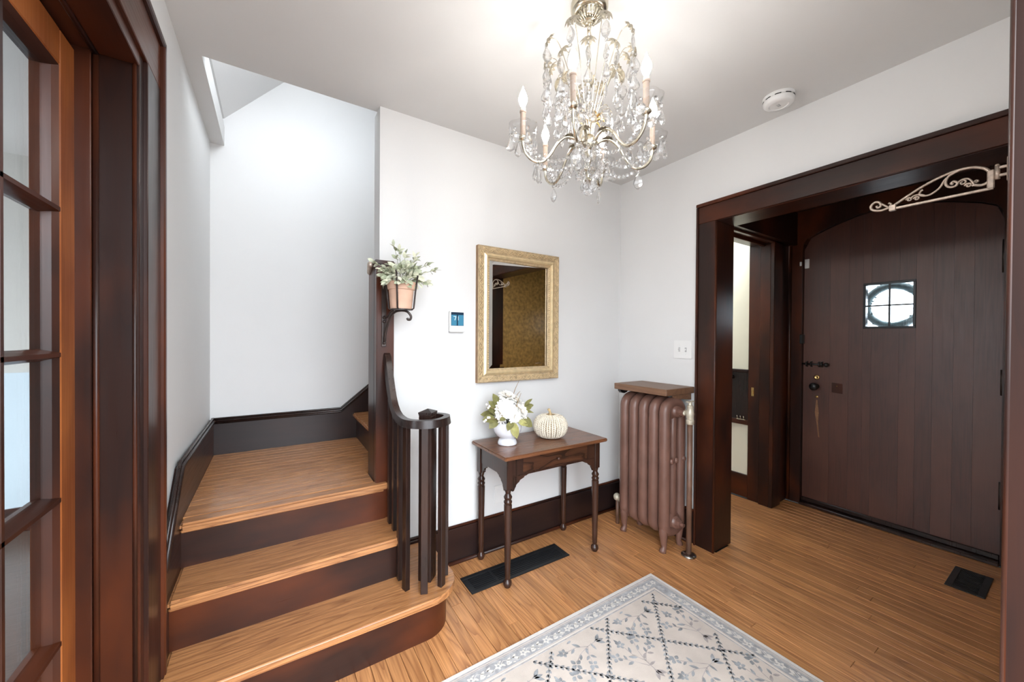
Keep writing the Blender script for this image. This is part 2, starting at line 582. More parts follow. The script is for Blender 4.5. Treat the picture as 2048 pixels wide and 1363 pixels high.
rng = random.Random(3)
x = -2.58
while x < 1.24:
    xm = x + PW / 2
    if xm < -1.80:
        ya, yb = -2.05, -0.46
    elif xm < -1.56:
        ya, yb = -2.05, -0.24
    elif xm < 0.0:
        ya, yb = -2.05, 0.0
    elif xm < 0.18:
        ya, yb = -1.82, -0.76
    elif xm < 0.99:
        ya, yb = -1.84, 0.30
    else:
        ya, yb = -1.84, -0.636
    y = yb
    first = True
    while y > ya + 0.01:
        ln = rng.uniform(0.25, 1.1) if first else rng.uniform(0.6, 1.35)
        first = False
        y2 = y - ln
        if y2 < ya + 0.3:
            y2 = ya
        plank(x, min(x + PW, 1.25), y2, y)
        y = y2
    x += PW

# ---- walls
tag(MB().box(-1.81, 0.18, 0.0, 0.12, 0, H).build('wall_back', 'wall'), 'white wall with the gold mirror above the small table', 'wall', kind=S)
wr = MB().box(0, 0.18, -0.70, 0.0, 0, H).box(0, 0.18, -1.88, -0.70, 2.06, H).box(0, 0.18, -2.2, -1.88, 0, H)
tag(wr.build('wall_right', 'wall'), 'white wall above the dark vestibule opening', 'wall', kind=S)
wl = MB().box(-2.72, XL, -0.50, 1.07, 0, 4.2).box(-2.72, XL, -1.55, -0.50, 2.09, H).box(-2.72, XL, -2.2, -1.55, 0, H)
tag(wl.build('wall_left', 'wall'), 'white wall left of the stairs beside the glazed door', 'wall', kind=S)
tag(MB().box(-2.60, 0.9, YB, YB + 0.12, 0, 4.2).build('wall_stairwell', 'wall'), 'pale wall behind the stair landing', 'wall', kind=S)
# front wall beside the camera's opening, made wide and full height for fill light
wf = MB().box(-1.26, 0.0, YF - 0.14, YF, 0, H)
tag(wf.build('wall_front', 'wall'), 'white wall of the entry hall opposite the mirror', 'wall', kind=S)
# upstairs shaft above the landing
us = MB().box(-1.81, 0.9, -0.02, 0.06, H + 0.12, 4.2).box(0.9, 1.0, -0.02, 1.07, 0, 3.5).box(0.9, 1.0, -0.02, 1.07, 3.7, 4.2).box(-2.72, 1.0, -0.02, 1.07, 4.2, 4.3)  # unseen end wall added, slotted to cut down the sky light
tag(us.build('wall_upper', 'wall'), 'upper stairwell wall above the ceiling opening', 'wall', kind=S)
# ---- ceiling with the stair opening
ce = MB().box(-2.72, 0.18, -2.2, 0.06, H, H + 0.12).box(-2.60, -2.53, 0.06, YB, H, H + 0.12)
tag(ce.build('ceiling', 'ceiling'), 'white ceiling with the open stairwell at its back left', 'ceiling', kind=S)
# sloped underside of the roof over the stairwell
sl = MB().prism([(-2.62, 2.62), (-2.53, 2.66), (-1.75, 3.5), (-0.9, 4.2), (-0.9, 4.3), (-2.62, 2.8)], 0.06, YB, 'xz')
tag(sl.build('ceiling_slope', 'wall'), 'sloping ceiling above the stairs', 'ceiling', kind=S)

# ---- vestibule shell
tag(MB().box(0.18, 1.42, -0.70, -0.62, 2.06, 2.45).box(1.0, 1.42, -0.64, -0.60, 0, 2.45).build('wall_vestibule', 'dark_z'), 'dark panelled vestibule wall over the coat nook opening', 'wall', kind=S)
vr = tag(MB().box(0.18, 1.42, -1.90, -1.83, 0, 2.45).build('wall_vestibule_gold', 'gold_paper'), 'gold brown wall of the vestibule seen in the mirror', 'wall', kind=S)
vc = tag(MB().box(0.10, 1.42, -1.90, -0.60, 2.32, 2.36).build('ceiling_vestibule', 'black_wood'), 'dark board ceiling of the vestibule', 'ceiling', kind=S)
# nook, left without a ceiling so open sky brightens it
nk = MB().box(1.03, 1.10, -0.60, 0.42, 0, 2.45).box(0.18, 1.10, 0.30, 0.42, 0, 2.45)
tag(nk.build('wall_nook', 'cream'), 'cream wall of the coat nook behind the pilaster', 'wall', kind=S)
nb = MB().box(1.012, 1.03, -0.49, 0.30, 0, 0.185, 0.003)
tag(nb.build('baseboard_nook', 'dark_y'), 'dark baseboard in the coat nook', 'baseboard', kind=S)

# ---- wall around the front door: board frame with an arched cut-out
arch = [(-0.735, 1.985), (-0.742, 2.06), (-0.765, 2.095), (-0.833, 2.13), (-0.95, 2.172), (-1.06, 2.202), (-1.15, 2.215), (-1.225, 2.218), (-1.30, 2.215), (-1.39, 2.202), (-1.50, 2.172), (-1.62, 2.13), (-1.68, 2.095), (-1.703, 2.06), (-1.71, 1.985)]
fr = thing('door_2', 'heavy plank front door with arched top and small four pane window', 'door', (1.30, -1.22, 0), kind=S)
frame = MB()
top = [(a, 2.42) for a, b in arch]
frame.strip(arch, top, 1.268, 1.345, 'yz')
frame.box(1.268, 1.345, -0.735, -0.60, 0, 2.42)
frame.box(1.268, 1.345, -1.90, -1.71, 0, 2.42)
tag(frame.build('trim_1', 'dark_z'), 'dark board frame around the arched front door', 'door frame', kind=S)
tag(MB().tube([(1.262, -0.655, 0.01), (1.262, -0.655, 2.32)], 0.012, 8).build('trim_2', 'dark_z', smooth=True), 'worn quarter round moulding left of the front door frame', 'trim', kind=S)

# ---- vestibule opening casing (room side)
tr = thing('trim_3', 'wide dark wooden casing around the vestibule opening', 'door casing', (0, YO0, 0), kind=S)
put(MB().box(-0.022, 0.0, -0.757, -0.648, 0, 2.02, 0.002).build('side_casing', 'dark_z'), tr)
put(MB().box(-0.022, 0.0, -1.935, -1.83, 0, 2.02, 0.002).build('side_casing', 'dark_z'), tr)
put(MB().box(-0.024, 0.0, -1.935, -0.648, 2.02, 2.122, 0.002).build('head_casing', 'dark_y'), tr)
put(MB().box(-0.036, 0.0, -1.938, -0.636, 2.122, 2.142, 0.003).build('head_cap', 'dark_y'), tr)
put(MB().box(-0.034, 0.0, -0.648, -0.636, 0, 2.122, 0.003).build('back_band', 'dark_z'), tr)
put(MB().box(-0.012, 0.19, YO0, -0.70, 0, 2.06, 0.003).build('jamb', 'dark_z'), tr)
put(MB().box(-0.012, 0.19, -1.88, YO1, 0, 2.06, 0.003).build('jamb', 'dark_z'), tr)
put(MB().box(-0.012, 0.19, YO1, YO0, ZO - 0.003, 2.06, 0.003).build('head_jamb', 'dark_y'), tr)
put(MB().tube([(-0.015, YO0 + 0.002, 0), (-0.015, YO0 + 0.002, 2.02)], 0.008, 8).build('corner_bead', 'dark_z', smooth=True), tr)

# ---- coat nook opening jamb and casing
tn = thing('trim_4', 'dark double stepped jamb of the coat nook opening', 'door casing', (0.98, -0.6, 0), kind=S)
put(MB().box(0.985, 1.03, -0.565, -0.475, 0, 2.09, 0.003).build('jamb', 'dark_z'), tn)
put(MB().box(0.965, 1.03, -0.64, -0.565, 0, 2.09, 0.003).build('jamb', 'dark_z'), tn)
put(MB().box(0.965, 1.10, -0.665, -0.638, 0, 2.13, 0.003).build('side_casing', 'dark_z'), tn)
put(MB().box(0.19, 1.0, -0.64, -0.475, 2.055, 2.09, 0.003).build('head_jamb', 'dark_x'), tn)
put(MB().box(0.19, 1.10, -0.665, -0.638, 2.045, 2.15, 0.003).build('head_casing', 'dark_x'), tn)
put(MB().box(0.19, 1.0, -0.60, -0.58, 2.03, 2.056, 0.003).build('stop', 'dark_x'), tn)

# ---- baseboards
bb = thing('baseboard_back', 'tall dark baseboard under the mirror', 'baseboard', (-0.8, -0.02, 0), kind=S)
put(MB().box(-1.79, 0.0, -0.02, 0.0, 0, 0.20, 0.004).build('board', 'black_x'), bb)
put(MB().box(-1.79, 0.0, -0.013, 0.0, 0.20, 0.214, 0.004).build('cap', 'dark_x'), bb)
put(MB().tube([(-1.55, -0.026, 0.008), (-0.02, -0.026, 0.008)], 0.011, 8).build('shoe_moulding', 'dark_x', smooth=True), bb)
bb = thing('baseboard_right', 'tall dark baseboard behind the radiator', 'baseboard', (-0.02, -0.3, 0), kind=S)
put(MB().box(-0.02, 0.0, -0.636, -0.02, 0, 0.20, 0.004).build('board', 'black_y'), bb)
put(MB().box(-0.013, 0.0, -0.636, -0.02, 0.20, 0.214, 0.004).build('cap', 'dark_y'), bb)
put(MB().tube([(-0.026, -0.62, 0.008), (-0.026, -0.04, 0.008)], 0.011, 8).build('shoe_moulding', 'dark_y', smooth=True), bb)

# ---- casing at the right edge of the frame (opening the camera stands in)
tf = thing('trim_5', 'dark casing at the right edge of the photo', 'door casing', (-1.28, -1.93, 0), kind=S)
put(MB().box(-1.30, -1.26, YF - 0.16, -1.9265, 0, H, 0.002).build('jamb', 'near_casing'), tf)
put(MB().tube([(-1.2965, -1.9285, 0), (-1.2965, -1.9285, H)], 0.0042, 10).build('edge_bead', 'dark_z', smooth=True), tf)
put(MB().box(-1.26, -1.16, -1.94, -1.927, 0, 2.25, 0.003).build('side_casing', 'dark_z'), tf)

# ---- left door opening: casing, jambs, glazed door
td = thing('trim_6', 'dark moulded casing of the glazed door on the left', 'door casing', (-2.6, -0.45, 0), kind=S)
put(MB().box(-2.60, -2.580, -0.515, -0.372, 0, 2.09, 0.002).build('side_casing', 'dark_z'), td)
put(MB().box(-2.60, -2.568, -0.372, -0.350, 0, 2.245, 0.004).build('back_band', 'dark_z'), td)
put(MB().box(-2.60, -2.580, -1.65, -0.372, 2.09, 2.23, 0.002).build('head_casing', 'dark_y'), td)
put(MB().box(-2.60, -2.568, -1.66, -0.350, 2.23, 2.252, 0.004).build('head_band', 'dark_y'), td)
put(MB().box(-2.75, -2.590, -0.550, -0.515, 0, 2.09, 0.002).build('jamb', 'dark_z'), td)
put(MB().box(-2.75, -2.590, -1.60, -0.550, 2.055, 2.09, 0.002).build('head_jamb', 'dark_y'), td)
put(MB().tube([(-2.675, -0.553, 0), (-2.675, -0.553, 2.06)], 0.0065, 10).build('jamb_bead', 'dark_z', smooth=True), td)
put(MB().tube([(-2.6, -0.552, 0), (-2.6, -0.552, 2.06)], 0.005, 10).build('jamb_bead', 'dark_z', smooth=True), td)
put(MB().box(-2.75, -2.682, -0.560, -0.549, 0, 2.06, 0.002).build('door_stop', 'dark_z'), td)
put(MB().tube([(-2.675, -1.60, 2.053), (-2.675, -0.553, 2.053)], 0.0065, 10).build('jamb_bead', 'dark_y', smooth=True), td)

fd = thing('door_1', 'multi pane glazed door with reddish wooden stiles', 'door', (-2.735, -1.0, 0), kind=S)
DX0, DX1 = -2.757, -2.712
zs = [0.542, 0.896, 1.252, 1.607]
ys = [-0.642, -0.872, -1.102, -1.332]
put(MB().box(DX0, DX1, -0.636, -0.557, 0.01, 2.045, 0.003).build('stile', 'red_wood'), fd)
put(MB().box(DX0, DX1, -1.45, -1.332, 0.01, 2.045, 0.003).build('stile', 'red_wood'), fd)
put(MB().box(DX0, DX1, -1.332, -0.636, 1.957, 2.045, 0.003).build('top_rail', 'red_wood'), fd)
put(MB().box(DX0, DX1, -1.332, -0.636, 0.01, 0.19, 0.003).build('bottom_rail', 'red_wood'), fd)
for z in zs:
    put(MB().prism([(DX0, z - 0.012), (DX0 + 0.014, z - 0.015), (DX1 - 0.012, z - 0.009), (DX1, z - 0.005), (DX1, z + 0.005), (DX1 - 0.012, z + 0.009), (DX0 + 0.014, z + 0.015), (DX0, z + 0.012)], -1.332, -0.636, 'xz').build('glazing_bar', 'dark_y'), fd)
for y in ys[1:3]:
    put(MB().prism([(DX0, y - 0.012), (DX0 + 0.014, y - 0.015), (DX1 - 0.012, y - 0.009), (DX1, y - 0.005), (DX1, y + 0.005), (DX1 - 0.012, y + 0.009), (DX0 + 0.014, y + 0.015), (DX0, y + 0.012)], 0.19, 1.957, 'xy').build('glazing_bar', 'dark_z'), fd)
put(MB().prism([(DX1 - 0.002, -0.636), (DX1 - 0.012, -0.645), (DX1 - 0.028, -0.651), (DX0, -0.651), (DX0, -0.636)], 0.19, 1.957, 'xy').build('glazing_bead', 'dark_z'), fd)
put(MB().prism([(DX1 - 0.002, 1.957), (DX1 - 0.012, 1.949), (DX1 - 0.028, 1.943), (DX0, 1.943), (DX0, 1.957)], -1.332, -0.636, 'xz').build('glazing_bead', 'dark_y'), fd)
zz = [0.19] + zs + [1.957]
for i in range(5):
    for j in range(3):
        put(MB().box(-2.7405, -2.7375, ys[j + 1], ys[j], zz[i], zz[i + 1]).build('pane', 'pane'), fd)

# ---- the room beyond the glazed door
lr = MB().box(-5.2, -2.72, 1.85, 1.95, 0, H).box(-5.3, -5.2, -1.9, 1.95, 0, 0.4).box(-5.3, -5.2, -1.9, 1.95, 2.2, H).box(-5.3, -5.2, 0.9, 1.95, 0.4, 2.2).box(-5.2, -2.72, -2.0, -1.9, 0, H)  # unseen end wall added to hold back daylight, window opening sized for it
tag(lr.build('wall_far_room', 'grey_wall'), 'grey wall of the room beyond the glazed door', 'wall', kind=S)
tag(MB().box(-5.2, -2.72, 1.835, 1.85, 0.16, 1.05).build('trim_7', 'blue_wall'), 'pale blue lower panel beyond the glazed door', 'wall panel', kind=S)  # stand-in for a pale blue area low behind the panes
tag(MB().box(-5.2, -2.72, 1.82, 1.85, 0, 0.16).build('baseboard_far_room', 'dark_x'), 'dark baseboard beyond the glazed door', 'baseboard', kind=S)
tag(MB().box(-5.2, -2.72, -1.9, 1.95, -0.06, -0.002).build('floor_far_room', 'left_floor'), 'dark wood floor of the room beyond the glazed door', 'floor', kind=S)
tag(MB().box(-5.2, -2.72, -1.9, 1.95, H, H + 0.1).build('ceiling_far_room', 'ceiling'), 'ceiling of the room beyond the glazed door', 'ceiling', kind=S)

# ================================================================== STAIRCASE
Z1, Z2, Z3 = 0.19, 0.38, 0.565
Y1, Y2, Y3 = -0.495, -0.290, -0.085
XS = -2.58
st = thing('staircase', 'dark wood staircase with oak treads turning right at a landing', 'staircase', (-2.2, -0.3, 0))


def rounded_end(yf, xr, r, yback, xl=XS):
    p = [(xl, yf), (xr - r, yf)]
    for k in range(1, 13):
        a = -pi / 2 + (pi / 2) * k / 12
        p.append((xr - r + r * cos(a), yf + r + r * sin(a)))
    p += [(xr, yback), (xl, yback)]
    return p


T = 0.03
t1 = MB().prism(rounded_end(Y1, -1.550, 0.15, -0.021), Z1 - T, Z1, 'xy')
bmesh.ops.bevel(t1.bm, geom=[e for e in t1.bm.edges if abs(e.verts[0].co.z - e.verts[1].co.z) < 1e-5], offset=0.009, segments=3, affect='EDGES')
put(t1.build('tread', 'tread_x', smooth='auto'), st)
put(MB().prism(rounded_end(Y1 + 0.03, -1.585, 0.13, -0.021), 0.0, Z1 - T, 'xy').build('riser', 'dark_x', smooth='auto'), st)
put(MB().box(XS, -1.755, Y2, -0.021, Z2 - T, Z2, 0.009, 3).build('tread', 'tread_x'), st)
put(MB().box(XS, -1.778, Y2 + 0.03, -0.021, Z1, Z2 - T).build('riser', 'dark_x'), st)
put(MB().box(XS, -1.778, Y3, Y3 + 0.07, Z3 - T, Z3, 0.009, 3).build('landing_nosing', 'tread_x'), st)
put(MB().box(XS, -1.79, Y3 + 0.03, 0.10, Z2, Z3 - T).build('riser', 'dark_x'), st)
# cove mouldings under the nosings
put(MB().box(XS, -1.80, Y3 + 0.018, Y3 + 0.03, Z3 - T - 0.014, Z3 - T, 0.004).build('cove_moulding', 'tread_x'), st)
put(MB().box(XS, -1.78, Y2 + 0.018, Y2 + 0.03, Z2 - T - 0.014, Z2 - T, 0.004).build('cove_moulding', 'tread_x'), st)
# landing boards along x
yy = Y3 + 0.07
k = 0
while yy < YB - 0.03:
    y2 = min(yy + 0.058, YB - 0.02)
    xe = -1.84 if yy < 0.12 else -1.745
    put(MB().box(XS, xe, yy + 0.0006, y2 - 0.0006, Z3 - 0.02, Z3, 0.0012).build('landing_board', 'tread_x'), st)
    yy = y2
# upper flight rising to the right behind the mirror wall
for i in range(5):
    zt = Z3 + 0.182 * (i + 1)
    xr = -1.755 + 0.235 * i
    put(MB().box(xr - 0.025, xr + 0.235, 0.121, YB - 0.02, zt - T, zt, 0.008, 2).build('tread', 'tread_x'), st)
    put(MB().box(xr, xr + 0.235, 0.121, YB - 0.02, zt - 0.182, zt - T).build('riser', 'dark_y'), st)
# skirt boards with cap moulding
sk_l = [(0.93, 0.765), (-0.045, 0.775), (-0.349, 0.500), (-0.349, 0.0), (0.93, 0.0)]
put(MB().prism(sk_l, XL, XS, 'yz').build('skirt_board', 'dark_y'), st)
cap = [(0.95, 0.78), (-0.05, 0.79), (-0.349, 0.518)]


def cap_run(pts, build):
    for (dz, dd, rr) in ((0.0, 0.010, 0.009), (0.013, 0.013, 0.007), (0.024, 0.006, 0.006)):
        build(dz, dd, rr)


cm = MB()
for dz, dd, rr in ((-0.012, 0.006, 0.008), (0.0, 0.012, 0.009), (0.013, 0.005, 0.007)):
    cm.tube([(XS + dd - 0.008, a, b + dz) for a, b in ((0.945, 0.775), (-0.05, 0.785), (-0.349, 0.512))], rr, 8)
put(cm.build('skirt_cap', 'black_wood', smooth=True), st)
sk_b = [(-2.58, 0.765), (-1.86, 0.765), (-1.50, 1.06), (-1.2, 1.31), (-1.2, 0.5), (-2.58, 0.5)]
put(MB().prism(sk_b, YB - 0.02, YB, 'xz').build('skirt_board', 'black_x'), st)
cm = MB()
for dz, dd, rr in ((-0.012, 0.006, 0.008), (0.0, 0.012, 0.009), (0.013, 0.005, 0.007)):
    cm.tube([(a, YB - 0.02 - dd + 0.008, b + dz) for a, b in ((-2.59, 0.775), (-1.86, 0.775), (-1.50, 1.07), (-1.2, 1.32))], rr, 8)
put(cm.build('skirt_cap', 'black_wood', smooth=True), st)

# tall post capping the end of the mirror wall
pp = thing('stair_post', 'tall dark wooden post at the wall end beside the landing', 'post', (-1.79, 0.03, Z2))
put(MB().box(-1.836, -1.748, -0.052, -0.001, Z2, 1.665, 0.004, 2).build('post_board', 'dark_z'), pp)
put(MB().box(-1.836, -1.811, -0.001, 0.13, Z2 + 0.16, 1.665, 0.003).build('post_return', 'dark_z'), pp)
put(MB().box(-1.846, -1.744, -0.058, -0.001, 1.665, 1.69, 0.006, 2).build('post_cap', 'dark_x'), pp)
put(MB().tube([(-1.836, 0.10, 1.645), (-1.842, 0.06, 1.665), (-1.850, 0.02, 1.675), (-1.856, -0.005, 1.672), (-1.860, -0.018, 1.660)], [0.015, 0.016, 0.016, 0.014, 0.009], 10).build('upper_rail_end', 'copper_arm', smooth=True), pp)

# curved banister
ra = thing('banister', 'dark curved handrail with square balusters spiralling round a newel', 'banister', (-1.69, -0.35, Z1))
RZ = 0.925
path = [(-1.785, -0.050, 1.205), (-1.785, -0.072, 1.195), (-1.785, -0.095, 1.150), (-1.784, -0.113, 1.10), (-1.783, -0.135, 1.052), (-1.782, -0.160, 1.005), (-1.781, -0.190, 0.968), (-1.780, -0.225, 0.942), (-1.780, -0.270, 0.928), (-1.780, -0.310, RZ)]
cxr, cyr, rr = -1.684, -0.346, 0.097
for k in range(0, 27):
    a = pi + (1.40 * pi) * k / 26
    q = rr if k < 18 else rr - 0.045 * (k - 17) / 9
    path.append((cxr + q * cos(a), cyr + q * sin(a), RZ))
put(MB().sweep_rect(path, 0.019, 0.017).build('handrail', 'black_wood', smooth='auto'), ra)
nw = MB().box(-0.031, 0.031, -0.031, 0.031, 0, 0.755, 0.003)
nw.prism([(-0.031, -0.031), (0.031, -0.031), (0.031, 0.031), (-0.031, 0.031)], 0.755, 0.762, 'xy')
bmesh.ops.rotate(nw.bm, verts=nw.bm.verts, cent=(0, 0, 0), matrix=Matrix.Rotation(pi / 4, 3, 'Z'))
bmesh.ops.translate(nw.bm, verts=nw.bm.verts, vec=(-1.672, -0.345, Z1))
nwo = put(nw.build('newel_post', 'black_wood'), ra)
nc = MB()
nc.lathe([(0.046, 0), (0.046, 0.008), (0.0, 0.022)], (-1.672, -0.345, Z1 + 0.762), seg=4)
put(nc.build('newel_cap', 'black_wood'), ra)
bal = [(-1.781, -0.118, Z2, 1.07), (-1.781, -0.197, Z2, 0.945), (-1.781, -0.284, Z1, 0.912), (-1.778, -0.371, Z1, 0.91), (-1.718, -0.436, Z1, 0.91), (-1.636, -0.429, Z1, 0.91), (-1.590, -0.361, Z1, 0.91)]
for i, (bx, by, z0, z1) in enumerate(bal):
    m = MB().box(-0.011, 0.011, -0.015, 0.015, 0, z1 - z0, 0.0015)
    ang = 0
    if i >= 3:
        ang = math.atan2(by - cyr, bx - cxr)
    bmesh.ops.rotate(m.bm, verts=m.bm.verts, cent=(0, 0, 0), matrix=Matrix.Rotation(ang, 3, 'Z'))
    bmesh.ops.translate(m.bm, verts=m.bm.verts, vec=(bx, by, z0))
    put(m.build('baluster', 'black_wood'), ra)

# ================================================================== FRONT DOOR
seams = [-0.738, -0.905, -1.016, -1.094, -1.138, -1.279, -1.357, -1.432, -1.52, -1.60, -1.7075]


def arch_z(y):
    for (a, b), (c, d) in zip(arch, arch[1:]):
        if c <= y <= a:
            return b + (d - b) * (a - y) / (a - c) - 0.004
    return 1.98


WY0, WY1, WZ0, WZ1 = -1.094, -1.357, 1.385, 1.707
for a, b in zip(seams, seams[1:]):
    a2, b2 = a - 0.0003, b + 0.0003
    ysamp = [a2 + (b2 - a2) * t / 4 for t in range(5)]
    def bd(z0, ztop):
        poly = [(b2, z0), (a2, z0)] + ztop
        m = MB().prism(poly, 1.30, 1.345, 'yz')
        put(m.build('door_board', 'door_wood'), fr)
    topc = [(y, arch_z(y)) for y in ysamp]
    if WY1 - 1e-6 <= b and a <= WY0 + 1e-6:
        bd(0.035, [(a2, WZ0), (b2, WZ0)])
        bd(WZ1, topc)
    else:
        bd(0.035, topc)
for args in ((-1.74, -0.70, 0.0, WZ0), (-1.74, -0.70, WZ1, 2.40), (-1.74, WY1, WZ0, WZ1), (WY0, -0.70, WZ0, WZ1)):
    put(MB().box(1.345, 1.362, *args).build('leak_block_panel', 'door_wood'), fr)  # unseen panels added to block daylight leaking around the boards
# window in the door
wn = thing('door_window', 'small square four pane window set in the front door', 'window', (1.3, -1.2255, WZ0))
wn.parent = fr
wn.matrix_parent_inverse = Matrix.Translation(-Vector(fr.location))
del wn['category']
for args in ((WY1, WY0, WZ0, WZ0 + 0.014), (WY1, WY0, WZ1 - 0.014, WZ1), (WY1, WY1 + 0.014, WZ0 + 0.014, WZ1 - 0.014), (WY0 - 0.014, WY0, WZ0 + 0.014, WZ1 - 0.014)):
    o = MB().box(1.294, 1.348, *args, 0.002).build('window_frame', 'vent')
    o.parent = wn
    o.matrix_parent_inverse = Matrix.Translation(-Vector((1.3, -1.2255, WZ0)))
for args in ((WY1 + 0.014, WY0 - 0.014, 1.5405, 1.5505), (-1.2305, -1.2205, WZ0 + 0.014, WZ1 - 0.014)):
    o = MB().box(1.318, 1.328, *args).build('lead_bar', 'vent')
    o.parent = wn
    o.matrix_parent_inverse = Matrix.Translation(-Vector((1.3, -1.2255, WZ0)))
for ya, yb in ((WY1 + 0.014, -1.2305), (-1.2205, WY0 - 0.014)):
    for za, zb in ((WZ0 + 0.014, 1.5405), (1.5505, WZ1 - 0.014)):
        o = MB().box(1.3215, 1.3245, ya, yb, za, zb).build('pane', 'door_pane')
        o.parent = wn
        o.matrix_parent_inverse = Matrix.Translation(-Vector((1.3, -1.2255, WZ0)))


def lz(c, prof, m, name, parent, seg=16, smooth=True):
    """lathe about -x (sticks out of the door face at x=1.30)."""
    return put(MB().lathe([(r, -h) for r, h in prof], c, seg, axis='x').build(name, m, smooth=smooth), parent)


lz((1.30, -0.823, 0.940), [(0.022, 0), (0.022, 0.006), (0.010, 0.012), (0.010, 0.03), (0.024, 0.038), (0.030, 0.05), (0.026, 0.062), (0.0, 0.068)], 'iron', 'door_knob', fr)
lz((1.30, -0.828, 1.011), [(0.019, 0), (0.019, 0.006), (0.012, 0.010), (0.009, 0.008), (0.0, 0.008)], 'brass', 'deadbolt_cylinder', fr)
lz((1.30, -0.829, 0.860), [(0.010, 0), (0.010, 0.004), (0.005, 0.005), (0.0, 0.003)], 'brass', 'keyhole_escutcheon', fr)
put(MB().prism([(-0.826, 0.835), (-0.817, 0.735), (-0.829, 0.66), (-0.84, 0.55), (-0.848, 0.545), (-0.838, 0.66), (-0.843, 0.735), (-0.833, 0.835)], 1.2990, 1.3002, 'yz').build('worn_mark', 'worn'), fr)
put(MB().prism([(-0.92, 0.905), (-0.92, 0.98), (-0.985, 0.975), (-0.985, 0.9)], 1.2992, 1.3002, 'yz').build('patched_spot', 'dark_z'), fr)
lz((1.30, -0.951, 0.955), [(0.004, 0), (0.004, 0.004), (0, 0.005)], 'brass', 'nail', fr, 8)
bolt = put(MB().tube([(1.282, -0.737, 1.112), (1.282, -0.885, 1.112)], 0.007, 10).build('slide_bolt', 'iron', smooth=True), fr)
for yb in (-0.765, -0.795, -0.845, -0.862):
    put(MB().tube([(1.30, yb, 1.094), (1.277, yb, 1.099), (1.271, yb, 1.112), (1.277, yb, 1.125), (1.30, yb, 1.130)], 0.0055, 8).build('bolt_strap', 'iron', smooth=True), fr)
put(MB().ball((1.275, -0.893, 1.112), 0.017).build('bolt_knob', 'iron', smooth=True), fr)
put(MB().box(1.262, 1.296, -0.748, -0.722, 1.270, 1.345, 0.004).build('latch_keeper', 'iron'), fr)
put(MB().box(1.290, 1.30, -0.772, -0.742, 1.868, 1.94, 0.002).build('alarm_sensor', 'white_plastic'), fr)
put(MB().box(1.258, 1.268, -0.733, -0.720, 1.888, 1.92, 0.002).build('alarm_magnet', 'white_plastic'), fr)
for z0, z1 in ((1.70, 1.89), (0.985, 1.135), (0.32, 0.48)):
    put(MB().tube([(1.292, -1.7085, z0), (1.292, -1.7085, z1)], 0.008, 8).build('hinge', 'brown_iron', smooth=True), fr)
put(MB().box(1.24, 1.42, -1.71, -0.735, 0.0, 0.022, 0.004).build('threshold', 'black_wood'), fr)
put(MB().box(1.286, 1.30, -1.7075, -0.738, 0.024, 0.055, 0.004).build('door_sweep', 'black_wood'), fr)
# wreath outside
wt = thing('wreath', 'dark round wreath hanging outside the door window', 'wreath', (1.42, -1.2255, 1.546))
rg = random.Random(5)
tor = MB()
pts = []
for k in range(28):
    a = 2 * pi * k / 28
    pts.append((1.40, -1.2255 + 0.140 * cos(a), 1.546 + 0.140 * sin(a)))
tor.tube(pts, [0.022 + 0.004 * rg.random() for _ in pts], 8, closed=True)
put(tor.build('ring', 'wreath', smooth=True), wt)
lv = MB()
for k in range(150):
    a = rg.uniform(0, 2 * pi)
    b = rg.uniform(0, 2 * pi)
    c = Vector((1.40 + 0.018 * sin(b), -1.2255 + (0.14 + 0.02 * cos(b)) * cos(a), 1.546 + (0.14 + 0.02 * cos(b)) * sin(a)))
    d = Vector((rg.uniform(-.3, .3), -sin(a) + rg.uniform(-.7, .7), cos(a) + rg.uniform(-.7, .7))).normalized() * 0.028
    s = d.cross(Vector((1, 0.2, 0.1))).normalized() * 0.006
    lv.bm.faces.new([lv.bm.verts.new(p) for p in (c, c + d * .5 + s, c + d, c + d * .5 - s)])
lo = put(lv.build('greenery', 'wreath'), wt)
lo['kind'] = 'stuff'
tag(MB().box(1.36, 3.4, -3.2, 1.2, -0.16, -0.08).build('floor_porch', 'outside'), 'pale porch floor outside the front door', 'floor', kind=S)

# ---- portiere arm (scrolled bracket) on the right jamb
br = thing('curtain_arm', 'scrolled antique metal curtain arm hinged in the vestibule opening', 'bracket', (0.005, -1.825, 1.92))


def smooth_curve(pts, n=6):
    out = []
    P = [Vector(p) for p in pts]
    for i in range(len(P) - 1):
        a, b, c, d = P[max(i - 1, 0)], P[i], P[i + 1], P[min(i + 2, len(P) - 1)]
        for k in range(n):
            t = k / n
            out.append(0.5 * ((2 * b) + (c - a) * t + (2 * a - 5 * b + 4 * c - d) * t * t + (3 * b - a - 3 * c + d) * t ** 3))
    out.append(P[-1])
    return out


def yz(pts, x=0.005):
    return [(x, a, b) for a, b in pts]


def spiral(cy, cz, r, turns=1.2, a0=0.0, sgn=1, n=16):
    return [(cy + r * (1 - 0.8 * k / n) * cos(a0 + sgn * 2 * pi * turns * k / n), cz + r * (1 - 0.8 * k / n) * sin(a0 + sgn * 2 * pi * turns * k / n)) for k in range(n + 1)]


